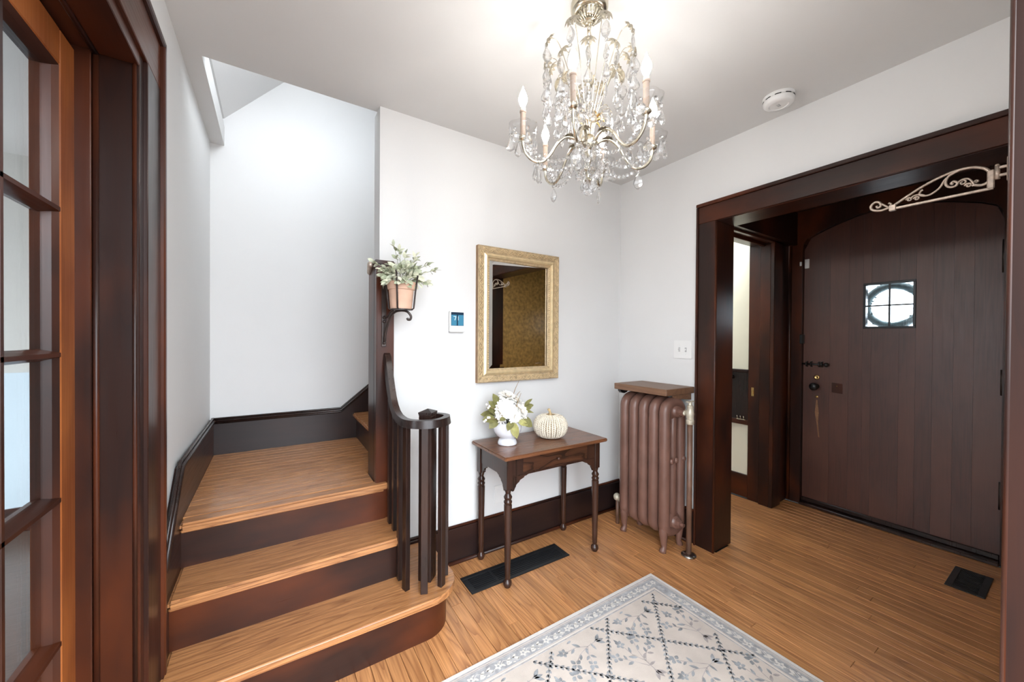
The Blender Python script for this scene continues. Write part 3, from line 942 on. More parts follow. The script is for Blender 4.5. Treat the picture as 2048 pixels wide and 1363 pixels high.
put(MB().box(0.0, 0.010, -1.788, -1.518, 1.8705, 1.8805, 0.002).build('lower_bar', 'copper_arm'), br)
put(MB().tube(smooth_curve(yz([(-1.519, 1.889), (-1.60, 1.94), (-1.664, 1.967), (-1.703, 1.974), (-1.739, 1.971), (-1.769, 1.953), (-1.782, 1.925), (-1.776, 1.904), (-1.759, 1.896), (-1.740, 1.903)])), 0.0052, 8).build('upper_scroll', 'copper_arm', smooth=True), br)
put(MB().tube(smooth_curve(yz([(-1.703, 1.973), (-1.676, 1.959), (-1.668, 1.934), (-1.677, 1.916), (-1.693, 1.914), (-1.699, 1.925), (-1.689, 1.934), (-1.683, 1.928), (-1.688, 1.923)])), 0.0045, 8).build('inner_scroll', 'copper_arm', smooth=True), br)
put(MB().tube(smooth_curve(yz([(-1.672, 1.955), (-1.664, 1.945), (-1.652, 1.921), (-1.629, 1.903), (-1.609, 1.902), (-1.596, 1.911), (-1.600, 1.925), (-1.606, 1.928)])), 0.0038, 8).build('inner_scroll', 'copper_arm', smooth=True), br)
put(MB().tube(smooth_curve(yz([(-1.520, 1.878), (-1.502, 1.882), (-1.477, 1.878), (-1.451, 1.888), (-1.445, 1.906), (-1.459, 1.920), (-1.474, 1.914), (-1.477, 1.898), (-1.468, 1.893), (-1.464, 1.902)])), 0.005, 8).build('end_scroll', 'copper_arm', smooth=True), br)
put(MB().tube(smooth_curve(yz([(-1.470, 1.918), (-1.49, 1.897), (-1.504, 1.886), (-1.511, 1.896), (-1.503, 1.904)])), 0.004, 8).build('end_scroll', 'copper_arm', smooth=True), br)
put(MB().box(-0.004, 0.014, -1.527, -1.505, 1.866, 1.892, 0.002).build('collar', 'copper_arm'), br)
for cy, cz, r in ((-1.566, 1.900, 0.009), (-1.588, 1.898, 0.009), (-1.712, 1.922, 0.012), (-1.727, 1.906, 0.009), (-1.747, 1.914, 0.005)):
    put(MB().tube(yz(spiral(cy, cz, r, 1.3)), 0.0034, 6).build('curl', 'copper_arm', smooth=True), br)
put(MB().tube(smooth_curve(yz([(-1.612, 1.903), (-1.596, 1.912), (-1.58, 1.912), (-1.572, 1.905)])), 0.003, 6).build('curl', 'copper_arm', smooth=True), br)
put(MB().tube(smooth_curve(yz([(-1.700, 1.926), (-1.712, 1.934), (-1.728, 1.93), (-1.74, 1.906), (-1.735, 1.90)])), 0.0035, 6).build('curl', 'copper_arm', smooth=True), br)
put(MB().box(-0.002, 0.012, -1.790, -1.772, 1.874, 1.945, 0.003).build('hinge_leaf', 'copper_arm'), br)
put(MB().tube([(0.005, -1.796, 1.905), (0.005, -1.796, 1.955)], 0.007, 8).build('hinge_barrel', 'copper_arm', smooth=True), br)
for z in (1.918, 1.947):
    put(MB().box(0.0, 0.010, -1.825, -1.790, z - 0.005, z + 0.005, 0.002).build('hinge_arm', 'copper_arm'), br)
    put(MB().ball((0.005, -1.795, z + 0.010), 0.006).build('hinge_finial', 'copper_arm', smooth=True), br)
put(MB().box(-0.010, 0.020, -1.826, -1.818, 1.890, 1.980, 0.003).build('wall_plate', 'copper_arm'), br)

# ---- nook rail with hooks
nr = thing('coat_rail', 'dark panelled coat rail with metal hooks in the nook', 'coat rail', (1.03, -0.3, 0.8))
put(MB().box(1.010, 1.03, -0.475, 0.30, 0.60, 1.055, 0.003).build('panel', 'black_wood'), nr)
put(MB().box(0.985, 1.03, -0.475, 0.30, 1.030, 1.055, 0.004).build('ledge', 'dark_y'), nr)
put(MB().box(1.000, 1.012, -0.475, 0.30, 0.60, 0.64, 0.003).build('lower_strip', 'dark_y'), nr)
put(MB().box(0.990, 1.004, -0.455, -0.385, 0.638, 0.646, 0.001).build('hook_plate', 'nickel'), nr)
for y in (-0.445, -0.42, -0.395):
    put(MB().tube([(1.0, y, 0.645), (0.985, y, 0.652), (0.98, y, 0.668), (0.99, y + 0.006, 0.674), (0.995, y + 0.010, 0.664)], 0.0035, 6).build('hook', 'nickel', smooth=True), nr)
put(MB().lathe([(0.014, 0), (0.014, -0.01), (0.006, -0.02), (0.012, -0.032), (0.0, -0.038)], (1.01, -0.345, 0.985), 10, axis='x').build('hook', 'brown_iron', smooth=True), nr)
sp = tag(MB().box(0.9815, 0.986, -0.520, -0.500, 0.845, 0.915, 0.001).box(0.978, 0.983, -0.517, -0.503, 0.865, 0.895, 0.001).build('strike_plate', 'brass'), 'small worn brass strike plate on the nook jamb', 'strike plate')

# ================================================================== RADIATOR
rd = thing('radiator', 'brown cast iron column radiator in the corner by the vestibule', 'radiator', (-0.185, -0.43, 0))
XF, XM, XK = -0.258, -0.182, -0.106
sec_y = [-0.282, -0.358, -0.434, -0.510, -0.586]


def column_section(end):
    b = MB()
    # outer loop: front column up, over the top, down the back
    loop = []
    rx = (XK - XF) / 2
    for k in range(13):
        a = pi - pi * k / 12
        loop.append((XM + rx * cos(a), 0, 0.855 + 0.055 * sin(a)))
    for k in range(13):
        a = -pi * k / 12
        loop.append((XM + rx * cos(a), 0, 0.165 + 0.05 * sin(a)))
    # denser on the straight runs
    b.tube(loop, 0.0335, 12, closed=True, flat=1.0)
    b.tube([(XM, 0, 0.15), (XM, 0, 0.3), (XM, 0, 0.7), (XM, 0, 0.90)], 0.026, 10)
    b.ball((XM, 0, 0.855), 0.06, (1.25, 0.50, 0.9), 14, 8)
    b.ball((XM, 0, 0.175), 0.06, (1.25, 0.50, 0.95), 14, 8)
    for z in (0.855, 0.175):
        b.lathe([(0.036, -0.041), (0.036, 0.041)], (XM, 0, z), 14, axis='y')
    if end:
        for xx, s in ((XF, -1), (XK, 1)):
            b.tube([(xx, 0, 0.20), (xx + 0.004 * s, 0, 0.12), (xx + 0.002 * s, 0, 0.06), (xx - 0.004 * s, 0, 0.028), (xx + 0.008 * s, 0, 0.012), (xx + 0.010 * s, 0, 0.0)],
                   [0.028, 0.027, 0.019, 0.015, 0.019, 0.021], 10)
    return b


for i, y in enumerate(sec_y):
    m = column_section(i in (0, 4))
    bmesh.ops.translate(m.bm, verts=m.bm.verts, vec=(0, y, 0))
    o = put(m.build('section', 'radiator', smooth=True), rd)
yE = sec_y[-1] - 0.03
for xx in (XF + 0.03, XM, XK):
    put(MB().ball((xx, yE + 0.002, 0.555), 0.017, (1, 0.8, 1.05)).build('boss', 'radiator', smooth=True), rd)
put(MB().lathe([(0.034, 0.0), (0.034, -0.012), (0.024, -0.016), (0.024, -0.026), (0.012, -0.028), (0.012, -0.046), (0.0, -0.046)], (XM, yE - 0.008, 0.175), 8, axis='y').build('bushing_plug', 'radiator'), rd)
put(MB().lathe([(0.032, 0.0), (0.032, -0.014), (0.022, -0.018), (0.022, -0.040)], (XM, yE - 0.008, 0.855), 8, axis='y').build('bushing', 'radiator'), rd)
put(MB().tube([(XM, yE - 0.04, 0.855), (XM + 0.004, -0.670, 0.855)], 0.016, 10).build('union_nut', 'valve', smooth=True), rd)
# return valve near the corner
put(MB().tube([(XM - 0.03, -0.25, 0.175), (XM - 0.035, -0.20, 0.175)], 0.022, 10).build('air_valve', 'valve', smooth=True), rd)
put(MB().ball((XM - 0.04, -0.185, 0.185), 0.026).build('air_valve', 'valve', smooth=True), rd)
put(MB().tube([(XM - 0.04, -0.19, 0.0), (XM - 0.04, -0.19, 0.18)], 0.013, 8).build('return_pipe', 'pipe', smooth=True), rd)

rp = thing('steam_pipe', 'thin brown steam pipe with pale valve beside the radiator', 'pipe', (-0.163, -0.690, 0))
PX, PY = -0.163, -0.690
put(MB().tube([(PX, PY, 0.0), (PX, PY, 0.80)], 0.0155, 12).build('pipe', 'pipe', smooth=True), rp)
put(MB().lathe([(0.043, 0.0), (0.043, 0.006), (0.030, 0.010), (0.018, 0.014)], (PX, PY, 0), 20).build('floor_flange', 'chrome', smooth=True), rp)
put(MB().lathe([(0.021, 0.79), (0.024, 0.795), (0.024, 0.815), (0.019, 0.82), (0.022, 0.835), (0.024, 0.855), (0.020, 0.875), (0.017, 0.885), (0.019, 0.89), (0.019, 0.902), (0.012, 0.907), (0.009, 0.925)], (PX, PY, 0), 12).build('valve_body', 'valve', smooth='auto'), rp)
put(MB().lathe([(0.019, 0), (0.019, 0.02)], (PX, PY + 0.018, 0.855), 8, axis='y').build('valve_side', 'valve'), rp)
put(MB().box(PX - 0.034, PX + 0.034, PY - 0.009, PY + 0.009, 0.922, 0.930, 0.003).build('valve_handle', 'valve'), rp)

sh = thing('radiator_shelf', 'brown wooden shelf board over the radiator', 'shelf', (-0.15, -0.4, 0.96))
put(MB().box(-0.292, -0.002, -0.618, -0.212, 0.957, 0.997, 0.003).build('board', 'shelf'), sh)
put(MB().prism([(-0.265, 0.957), (-0.265, 0.945), (-0.25, 0.930), (-0.225, 0.926), (-0.2, 0.932), (-0.18, 0.945), (-0.02, 0.945), (-0.02, 0.957)], -0.245, -0.222, 'xz').build('bracket', 'iron'), sh)
put(MB().prism([(-0.20, 0.957), (-0.19, 0.935), (-0.02, 0.915), (-0.02, 0.957)], -0.608, -0.592, 'xz').build('bracket', 'shelf'), sh)

# ================================================================== SIDE TABLE
TZ = 0.697
tb = thing('side_table', 'small dark wooden side table with a drawer and turned legs', 'table', (-0.925, -0.21, 0))
tx0, tx1, ty0, ty1 = -1.290, -0.560, -0.408, -0.028
put(MB().box(tx0, tx1, ty0, ty1, TZ - 0.020, TZ, 0.005, 2).build('table_top', 'table_top'), tb)
lx0, lx1, ly0, ly1 = -1.240, -0.610, -0.355, -0.060
zt = TZ - 0.020
for lx in (lx0, lx1):
    for ly in (ly0, ly1):
        b = MB().box(lx - 0.019, lx + 0.019, ly - 0.019, ly + 0.019, 0.515, zt, 0.0015)
        put(b.build('leg_block', 'table_dark'), tb)
        prof = [(0.0, 0.0), (0.016, 0.003), (0.023, 0.018), (0.022, 0.032), (0.013, 0.043), (0.012, 0.047), (0.0145, 0.053), (0.016, 0.10), (0.0195, 0.30), (0.0215, 0.425), (0.0215, 0.432), (0.017, 0.436), (0.021, 0.442), (0.0225, 0.450), (0.018, 0.458), (0.016, 0.461), (0.021, 0.467), (0.0225, 0.475), (0.017, 0.484), (0.013, 0.492), (0.016, 0.503), (0.019, 0.515)]
        put(MB().lathe(prof, (lx, ly, 0), 16).build('leg', 'table_dark', smooth='auto'), tb)
# aprons
az = 0.575


def scallop(x0, x1, z, zb):
    """bracket outline hanging from z down to zb at x0, rising to x1."""
    n = 10
    out = [(x0, z)]
    pts = [(0.0, 0.0), (0.10, 0.02), (0.16, 0.20), (0.22, 0.30), (0.22, 0.38), (0.34, 0.52), (0.40, 0.55), (0.46, 0.68), (0.58, 0.74), (0.70, 0.80), (0.72, 0.88), (0.84, 0.90), (1.0, 1.0)]
    for u, v in pts:
        out.append((x0 + (x1 - x0) * u, zb + (z - zb) * v))
    return out


put(MB().box(lx0 + 0.019, lx1 - 0.019, ly0 - 0.013, ly0 + 0.004, az, zt, 0.001).build('front_apron', 'table_dark'), tb)
put(MB().box(lx0 + 0.019, lx1 - 0.019, ly1 - 0.004, ly1 + 0.013, az, zt, 0.001).build('back_apron', 'table_dark'), tb)
for lx, s in ((lx0, -1), (lx1, 1)):
    put(MB().box(lx - 0.008 + 0.005 * s, lx + 0.008 + 0.005 * s, ly0 + 0.019, ly1 - 0.019, az, zt, 0.001).build('side_apron', 'table_dark'), tb)
    put(MB().prism(scallop(ly0 + 0.019, ly0 + 0.10, az + 0.001, 0.50), lx - 0.006 + 0.005 * s, lx + 0.006 + 0.005 * s, 'yz').build('scalloped_bracket', 'table_dark'), tb)
    put(MB().prism(scallop(ly1 - 0.019, ly1 - 0.10, az + 0.001, 0.50), lx - 0.006 + 0.005 * s, lx + 0.006 + 0.005 * s, 'yz').build('scalloped_bracket', 'table_dark'), tb)
put(MB().prism(scallop(lx0 + 0.019, lx0 + 0.125, az + 0.001, 0.50), ly0 - 0.012, ly0 + 0.002, 'xz').build('scalloped_bracket', 'table_dark'), tb)
put(MB().prism(scallop(lx1 - 0.019, lx1 - 0.125, az + 0.001, 0.50), ly0 - 0.012, ly0 + 0.002, 'xz').build('scalloped_bracket', 'table_dark'), tb)
dr = put(MB().box(-1.155, -0.695, ly0 - 0.0165, ly0 - 0.008, az + 0.014, zt - 0.008, 0.001).build('drawer', 'drawer'), tb)
kn = MB().lathe([(0.005, 0), (0.005, -0.008), (0.009, -0.012), (0.011, -0.018), (0.007, -0.023), (0.0, -0.024)], (-0.925, ly0 - 0.016, 0.628), 12, axis='y').build('knob', 'table_dark', smooth=True)
kn.parent = dr
kn.matrix_parent_inverse = Matrix.Translation(-Vector(tb.location)) @ Matrix.Translation(Vector(tb.location))
put(MB().box(lx0 + 0.019, lx1 - 0.019, ly0 - 0.0155, ly0 - 0.010, az, az + 0.006, 0.001).build('apron_bead', 'table_dark'), tb)

# ---- vase
VX, VY = -1.146, -0.195
vz = thing('vase', 'white footed ceramic bowl vase on the side table', 'vase', (VX, VY, TZ))
vp = [(0.0, 0.002), (0.050, 0.0), (0.055, 0.004), (0.055, 0.012), (0.048, 0.030), (0.040, 0.037), (0.050, 0.043), (0.066, 0.055), (0.077, 0.075), (0.081, 0.098), (0.080, 0.118), (0.076, 0.130), (0.072, 0.130), (0.075, 0.115), (0.074, 0.09), (0.06, 0.062), (0.0, 0.055)]
put(MB().lathe(vp, (VX, VY, TZ), 32).build('bowl', 'ceramic', smooth=True), vz)

# ---- flower arrangement
fa = thing('flower_arrangement', 'white artificial chrysanthemums with olive leaves in the vase', 'flowers', (VX, VY, TZ + 0.12))
rf = random.Random(11)


def leaf_mesh(name, L, W, curl=0.15, fold=0.12, m='olive', seg=5):
    b = MB()
    left, mid, right = [], [], []
    for i in range(seg + 1):
        t = i / seg
        wv = W * (sin(pi * min(1, t * 0.95 + 0.02)) ** 0.8) * (1 - 0.25 * t) if 0 < i < seg else 0.0004
        z = -curl * L * t * t
        x = L * t
        mid.append(b.bm.verts.new((x, 0, z)))
        left.append(b.bm.verts.new((x, wv / 2, z + fold * wv)))
        right.append(b.bm.verts.new((x, -wv / 2, z + fold * wv)))
    for i in range(seg):
        b.bm.faces.new((mid[i], mid[i + 1], left[i + 1], left[i]))
        b.bm.faces.new((right[i], right[i + 1], mid[i + 1], mid[i]))
    me = b.mesh(name)
    me.materials.append(M[m])
    for p in me.polygons:
        p.use_smooth = True
    return me


def aim(d, roll=0.0):
    d = Vector(d).normalized()
    q = d.to_track_quat('X', 'Z')
    return (q @ Vector((1, 0, 0)).rotation_difference(Vector((1, 0, 0)))).to_matrix().to_4x4() @ Matrix.Rotation(roll, 4, 'X')


def face(d, n, roll=0.0):
    """leaf matrix: local x along d, blade turned towards n."""
    x_ = Vector(d).normalized()
    z_ = Vector(n) - x_ * Vector(n).dot(x_)
    if z_.length < 1e-3:
        z_ = Vector((0.1, 0.2, 1)) - x_ * Vector((0.1, 0.2, 1)).dot(x_)
    z_.normalize()
    y_ = z_.cross(x_)
    return Matrix(((x_.x, y_.x, z_.x, 0), (x_.y, y_.y, z_.y, 0), (x_.z, y_.z, z_.z, 0), (0, 0, 0, 1))) @ Matrix.Rotation(roll, 4, 'X')


def place(me, name, loc, d, parent, roll=0.0, sc=1.0):
    o = bpy.data.objects.new(name, me)
    COL.objects.link(o)
    o.parent = parent
    o.matrix_parent_inverse = Matrix.Translation(-Vector(parent.location))
    o.matrix_basis = Matrix.Translation(loc) @ face(d, (-0.3, -0.75, 0.75), roll) @ Matrix.Diagonal((sc, sc, sc, 1))
    return o


def flower_mesh(name, R, layers=4, petals=18):
    b = MB()
    for l in range(layers):
        rr = R * (1 - 0.2 * l)
        el = radians(8 + 20 * l)
        for k in range(petals - 2 * l):
            a = 2 * pi * (k + 0.5 * l) / (petals - 2 * l) + rf.uniform(-.05, .05)
            ln = rr * rf.uniform(0.9, 1.05)
            wv = R * 0.13
            e = el + rf.uniform(-.1, .1)
            d = Vector((cos(e), cos(e) * 0, sin(e)))
            prev = None
            for t, ww, dz in ((0.12, 0.5, 0.0), (0.5, 1.0, 0.06), (0.85, 1.0, 0.04), (1.0, 0.35, -0.03)):
                x, z = ln * t * cos(e), ln * t * sin(e) + dz * ln + 0.004 * l
                pr = []
                for s in (-1, 1):
                    lx, ly = x, s * wv * ww
                    pr.append(b.bm.verts.new((lx * cos(a) - ly * sin(a), lx * sin(a) + ly * cos(a), z + 0.15 * abs(ly))))
                if prev:
                    b.bm.faces.new((prev[0], prev[1], pr[1], pr[0]))
                prev = pr
    me = b.mesh(name)
    me.materials.append(M['petal'])
    return me


def zaim(d):
    d = Vector(d).normalized()
    return d.to_track_quat('Z', 'Y').to_matrix().to_4x4()


camd = (CAM - Vector((VX, VY, TZ + 0.2))).normalized()
fpos = [((-1.187, -0.235, 0.905), 0.062, (-0.45, -0.8, 0.35)), ((-1.135, -0.17, 0.955), 0.060, (0.05, -0.5, 0.85)), ((-1.085, -0.235, 0.880), 0.052, (0.25, -0.85, 0.35)),
        ((-1.145, -0.265, 0.862), 0.042, (0.0, -0.9, 0.1)), ((-1.09, -0.185, 0.935), 0.046, (0.5, -0.5, 0.6))]
for i, (p, R_, d) in enumerate(fpos):
    me = flower_mesh('chrysanthemum', R_)
    o = bpy.data.objects.new('chrysanthemum', me)
    COL.objects.link(o)
    o.parent = fa
    o.matrix_parent_inverse = Matrix.Translation(-Vector(fa.location))
    o.matrix_basis = Matrix.Translation(p) @ zaim(d)
    put(MB().tube([p, tuple(Vector(p) * 0.5 + Vector((VX, VY, TZ + 0.12)) * 0.5 - Vector(d) * 0.02), (VX, VY, TZ + 0.10)], 0.0025, 6).build('stem', 'stem_dark', smooth=True), fa)
    c = bpy.data.objects.new('flower_centre', MB().ball((0, 0, R_ * 0.42), R_ * 0.26, (1, 1, 0.7)).mesh('flower_centre'))
    c.data.materials.append(M['petal_core'])
    COL.objects.link(c)
    c.parent = o
big = leaf_mesh('leaf', 0.085, 0.060, 0.15, 0.1, 'olive')
bigl = leaf_mesh('leaf', 0.085, 0.055, 0.25, 0.12, 'olive_light')
nar = leaf_mesh('leaf', 0.065, 0.032, 0.15, 0.12, 'olive')
leaves = [(big, (-1.19, -0.17, 0.905), (-0.25, 0.15, 0.9), 1.0), (big, (-1.215, -0.19, 0.87), (-0.8, -0.2, 0.65), 1.0), (big, (-1.225, -0.20, 0.85), (-0.85, -0.1, 0.1), 1.0),
          (big, (-1.215, -0.205, 0.85), (-0.7, -0.2, -0.45), 0.9), (big, (-1.05, -0.20, 0.875), (0.85, -0.1, 0.55), 0.95), (bigl, (-1.05, -0.20, 0.87), (0.95, -0.25, 0.1), 0.9),
          (nar, (-1.02, -0.19, 0.89), (0.95, 0.1, 0.25), 1.1), (big, (-1.09, -0.245, 0.85), (0.65, -0.35, -0.5), 1.05), (bigl, (-1.155, -0.272, 0.838), (-0.1, -0.45, -0.9), 1.05),
          (big, (-1.16, -0.27, 0.84), (-0.75, -0.45, -0.45), 0.8), (bigl, (-1.13, -0.275, 0.84), (0.75, -0.5, -0.25), 0.75), (big, (-1.20, -0.18, 0.89), (-0.6, 0.2, 0.75), 0.9),
          (nar, (-1.04, -0.21, 0.905), (0.7, -0.2, 0.75), 1.0), (big, (-1.13, -0.14, 0.93), (0.5, 0.3, 0.7), 0.8), (nar, (-1.20, -0.26, 0.86), (-0.7, -0.5, 0.1), 1.0),
          (big, (-1.20, -0.15, 0.86), (-0.7, 0.4, 0.1), 1.0), (big, (-1.08, -0.14, 0.87), (0.7, 0.4, 0.2), 1.0), (big, (-1.1, -0.26, 0.845), (0.4, -0.6, -0.2), 0.7)]
for me, p, d, s in leaves:
    place(me, 'leaf', p, d, fa, rf.uniform(-0.5, 0.5), s)
for a, b in (((-1.10, -0.17, 0.95), (-1.02, -0.12, 1.04)), ((-1.20, -0.24, 0.86), (-1.245, -0.24, 0.93)), ((-1.20, -0.25, 0.85), (-1.25, -0.26, 0.91)), ((-1.12, -0.24, 0.90), (-1.07, -0.22, 0.985)), ((-1.15, -0.25, 0.93), (-1.10, -0.265, 0.90)), ((-1.08, -0.17, 0.94), (-1.03, -0.15, 0.985)), ((-1.18, -0.2, 0.83), (-1.30, -0.22, 0.86)), ((-1.18, -0.2, 0.86), (-1.28, -0.2, 0.93))):
    put(MB().tube([a, tuple((Vector(a) + Vector(b)) / 2 + Vector((0, 0, 0.008))), b], [0.0022, 0.0018, 0.001], 5).build('twig', 'twig'), fa)
for p in ((-1.30, -0.22, 0.855), (-1.29, -0.225, 0.868), (-1.31, -0.22, 0.848), (-1.275, -0.215, 0.865), (-1.285, -0.2, 0.935), (-1.27, -0.205, 0.925), (-1.275, -0.2, 0.915), (-1.05, -0.21, 0.925), (-1.04, -0.2, 0.91), (-1.045, -0.215, 0.895), (-1.22, -0.25, 0.885)):
    put(MB().ball(p, 0.007, (1, 1, 1), 8, 6).build('berry', 'petal', smooth=True), fa)
sm = flower_mesh('small_flower', 0.026, 2, 7)
for p, d in (((-1.225, -0.235, 0.872), (-0.7, -0.7, 0.1)), ((-1.215, -0.245, 0.848), (-0.6, -0.7, -0.1)), ((-1.085, -0.265, 0.846), (0.2, -0.9, 0.0)), ((-1.06, -0.19, 0.925), (0.6, -0.5, 0.5))):
    o = bpy.data.objects.new('small_flower', sm)
    COL.objects.link(o)
    o.parent = fa
    o.matrix_parent_inverse = Matrix.Translation(-Vector(fa.location))
    o.matrix_basis = Matrix.Translation(p) @ zaim(d)

# ---- knitted pumpkin
KX, KY = -0.842, -0.205
pk = thing('pumpkin', 'whitewashed knit textured decorative pumpkin on the side table', 'pumpkin', (KX, KY, TZ))


def pk_r(t):
    """t 0..1 from bottom to top -> radius, height"""
    a = -pi / 2 + pi * t
    r = 0.101 * (abs(cos(a)) ** 0.62)
    z = 0.070 + 0.070 * sin(a) * (1.0 if a < 0 else 0.98)
    return r, z


prof = [(max(pk_r(t / 20)[0] - 0.006, 0.0), pk_r(t / 20)[1]) for t in range(21)]
prof[0] = (0.0, 0.004)
prof[-1] = (0.0, 0.132)
put(MB().lathe(prof, (KX, KY, TZ), 32).build('core', 'pumpkin_groove', smooth=True), pk)
# braid stitches: slanted tapered pads in V pairs
ribs = 20
kb = MB()
for k in range(ribs):
    a0 = 2 * pi * k / ribs
    for s in (-1, 1):
        for j in range(1, 15):
            t = 0.06 + 0.88 * (j + (0.0 if s < 0 else 0.0)) / 15
            r, z = pk_r(t)
            r2, z2 = pk_r(min(t + 0.075, 0.97))
            wa = 2 * pi / ribs * 0.40
            a1, a2 = a0 + s * wa * 0.25, a0 + s * wa * 1.05
            p1 = Vector((KX + (r - 0.001) * cos(a1), KY + (r - 0.001) * sin(a1), TZ + z))
            p2 = Vector((KX + (r2 - 0.002) * cos(a2), KY + (r2 - 0.002) * sin(a2), TZ + z2))
            md = (p1 + p2) / 2
            md += Vector((cos((a1 + a2) / 2), sin((a1 + a2) / 2), 0)) * 0.002
            w_ = 0.0064 * (0.45 + 0.55 * r / 0.101)
            kb.tube([p1, md, p2], [w_ * 0.55, w_, w_ * 0.5], 6)
ks = put(kb.build('braid_stitches', 'pumpkin', smooth=True), pk)
ks['kind'] = 'stuff'
put(MB().tube([(KX, KY, TZ + 0.120), (KX - 0.002, KY, TZ + 0.145), (KX - 0.006, KY + 0.002, TZ + 0.160), (KX - 0.014, KY + 0.002, TZ + 0.172)], [0.018, 0.009, 0.007, 0.009], 8).build('stem', 'pumpkin_stem', smooth=True), pk)

# ================================================================== WALL THINGS
# ---- gold mirror
mr = thing('wall_mirror', 'ornate gold framed rectangular mirror above the side table', 'mirror', (-0.945, 0.0, 1.03))
mx0, mx1, mz0, mz1 = -1.253, -0.638, 1.032, 1.852
prof = [(0.0, 0.0), (0.0, -0.030), (0.004, -0.034), (0.040, -0.026), (0.044, -0.028), (0.056, -0.034), (0.066, -0.030), (0.070, -0.022), (0.082, -0.018), (0.084, -0.008)]


def frame_piece(i0, i1, mat, name):
    """mitred frame sides between profile points i0..i1 (inset, y)."""
    def cor(ins):
        return [(mx0 + ins, mz0 + ins), (mx1 - ins, mz0 + ins), (mx1 - ins, mz1 - ins), (mx0 + ins, mz1 - ins)]
    for s in range(4):
        b = MB()
        rows = []
        for ins, y in prof[i0:i1 + 1]:
            c = cor(ins)
            rows.append([b.bm.verts.new((c[s][0], y, c[s][1])), b.bm.verts.new((c[(s + 1) % 4][0], y, c[(s + 1) % 4][1]))])
        for a, c in zip(rows, rows[1:]):
            b.bm.faces.new((a[0], a[1], c[1], c[0]))
        put(b.build(name, mat), mr)


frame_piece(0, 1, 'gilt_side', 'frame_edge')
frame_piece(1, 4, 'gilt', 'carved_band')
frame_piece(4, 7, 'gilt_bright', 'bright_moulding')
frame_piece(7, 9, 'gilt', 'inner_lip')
cv = MB()
rv = random.Random(2)


def scroll_row(p0, p1, n):
    p0, p1 = Vector(p0), Vector(p1)
    d = (p1 - p0)
    t = d.normalized()
    nrm = Vector((0, -1, 0))
    s = t.cross(nrm)
    for k in range(n):
        c = p0 + d * ((k + 0.5) / n)
        fl_ = 1 if k % 2 else -1
        pts = []
        for q in range(9):
            a = 2 * pi * 0.85 * q / 8
            rad = 0.0135 * (1 - 0.6 * q / 8)
            pts.append(c + t * (rad * cos(a) * 1.3) + s * (rad * sin(a) * fl_))
        cv.tube(pts, [0.0022 * (1 - 0.3 * q / 8) for q in range(9)], 5)
        pts = [c + t * (-0.02 + 0.04 * q / 5) + s * (0.011 * fl_ * cos(pi * q / 5)) for q in range(6)]
        cv.tube(pts, 0.0016, 5)


ins, yb_ = 0.021, -0.0318
scroll_row((mx0 + ins, yb_, mz0 + 0.03), (mx0 + ins, yb_, mz1 - 0.03), 22)
scroll_row((mx1 - ins, yb_, mz0 + 0.03), (mx1 - ins, yb_, mz1 - 0.03), 22)
scroll_row((mx0 + 0.03, yb_, mz0 + ins), (mx1 - 0.03, yb_, mz0 + ins), 16)
scroll_row((mx0 + 0.03, yb_, mz1 - ins), (mx1 - 0.03, yb_, mz1 - ins), 16)
o = put(cv.build('carving', 'gilt_bright', smooth=True), mr)
o['kind'] = 'stuff'
bd_ = MB()
n = 46
for k in range(n):
    for xx in (mx0 + 0.076, mx1 - 0.076):
        bd_.ball((xx, -0.021, mz0 + 0.085 + (mz1 - mz0 - 0.17) * k / (n - 1)), 0.0034, (1, 1, 1.5), 6, 4)
o = put(bd_.build('beading', 'gilt_bright', smooth=True), mr)
o['kind'] = 'stuff'
# bevelled glass
gx0, gx1, gz0, gz1 = mx0 + 0.083, mx1 - 0.083, mz0 + 0.083, mz1 - 0.083
b = MB()
bw = 0.022
ov = [b.bm.verts.new((x_, -0.0155 + 0.012 * (x_ - gx0) / (gx1 - gx0), z_)) for x_, z_ in ((gx0, gz0), (gx1, gz0), (gx1, gz1), (gx0, gz1))]
iv = [b.bm.verts.new((x_, -0.0175 + 0.014 * (x_ - gx0) / (gx1 - gx0), z_)) for x_, z_ in ((gx0 + bw, gz0 + bw), (gx1 - bw, gz0 + bw), (gx1 - bw, gz1 - bw), (gx0 + bw, gz1 - bw))]
b.bm.faces.new(iv)
for k in range(4):
    b.bm.faces.new((ov[k], ov[(k + 1) % 4], iv[(k + 1) % 4], iv[k]))
put(b.build('mirror_glass', 'mirror'), mr)
put(MB().box(mx0 + 0.01, mx1 - 0.01, -0.0028, -0.001, mz0 + 0.01, mz1 - 0.01).build('backing', 'gilt_side'), mr)

# ---- thermostat
th = thing('thermostat', 'white wall thermostat with blue screen left of the mirror', 'thermostat', (-1.382, 0.0, 1.39))
put(MB().box(-1.428, -1.336, -0.024, 0.0, 1.333, 1.452, 0.003, 2).build('housing', 'white_plastic'), th)
sc_ = put(MB().box(-1.421, -1.343, -0.0255, -0.023, 1.369, 1.446).build('screen', 'screen_dark'), th)
for x0_, x1_ in ((-1.420, -1.387), (-1.379, -1.344)):  # split leaves a dark bar that paints a reflection across the screen
    put(MB().box(x0_, x1_, -0.0262, -0.0254, 1.370, 1.431).build('screen_glow', 'screen'), th)
put(MB().prism([(-1.407, 1.423), (-1.390, 1.423), (-1.390, 1.420), (-1.397, 1.400), (-1.4005, 1.400), (-1.394, 1.420), (-1.407, 1.420)], -0.0268, -0.0261, 'xz').build('digit_seven', 'screen_digit'), th)
put(MB().box(-1.3785, -1.376, -0.0268, -0.0261, 1.400, 1.423).build('digit_one', 'screen_digit'), th)

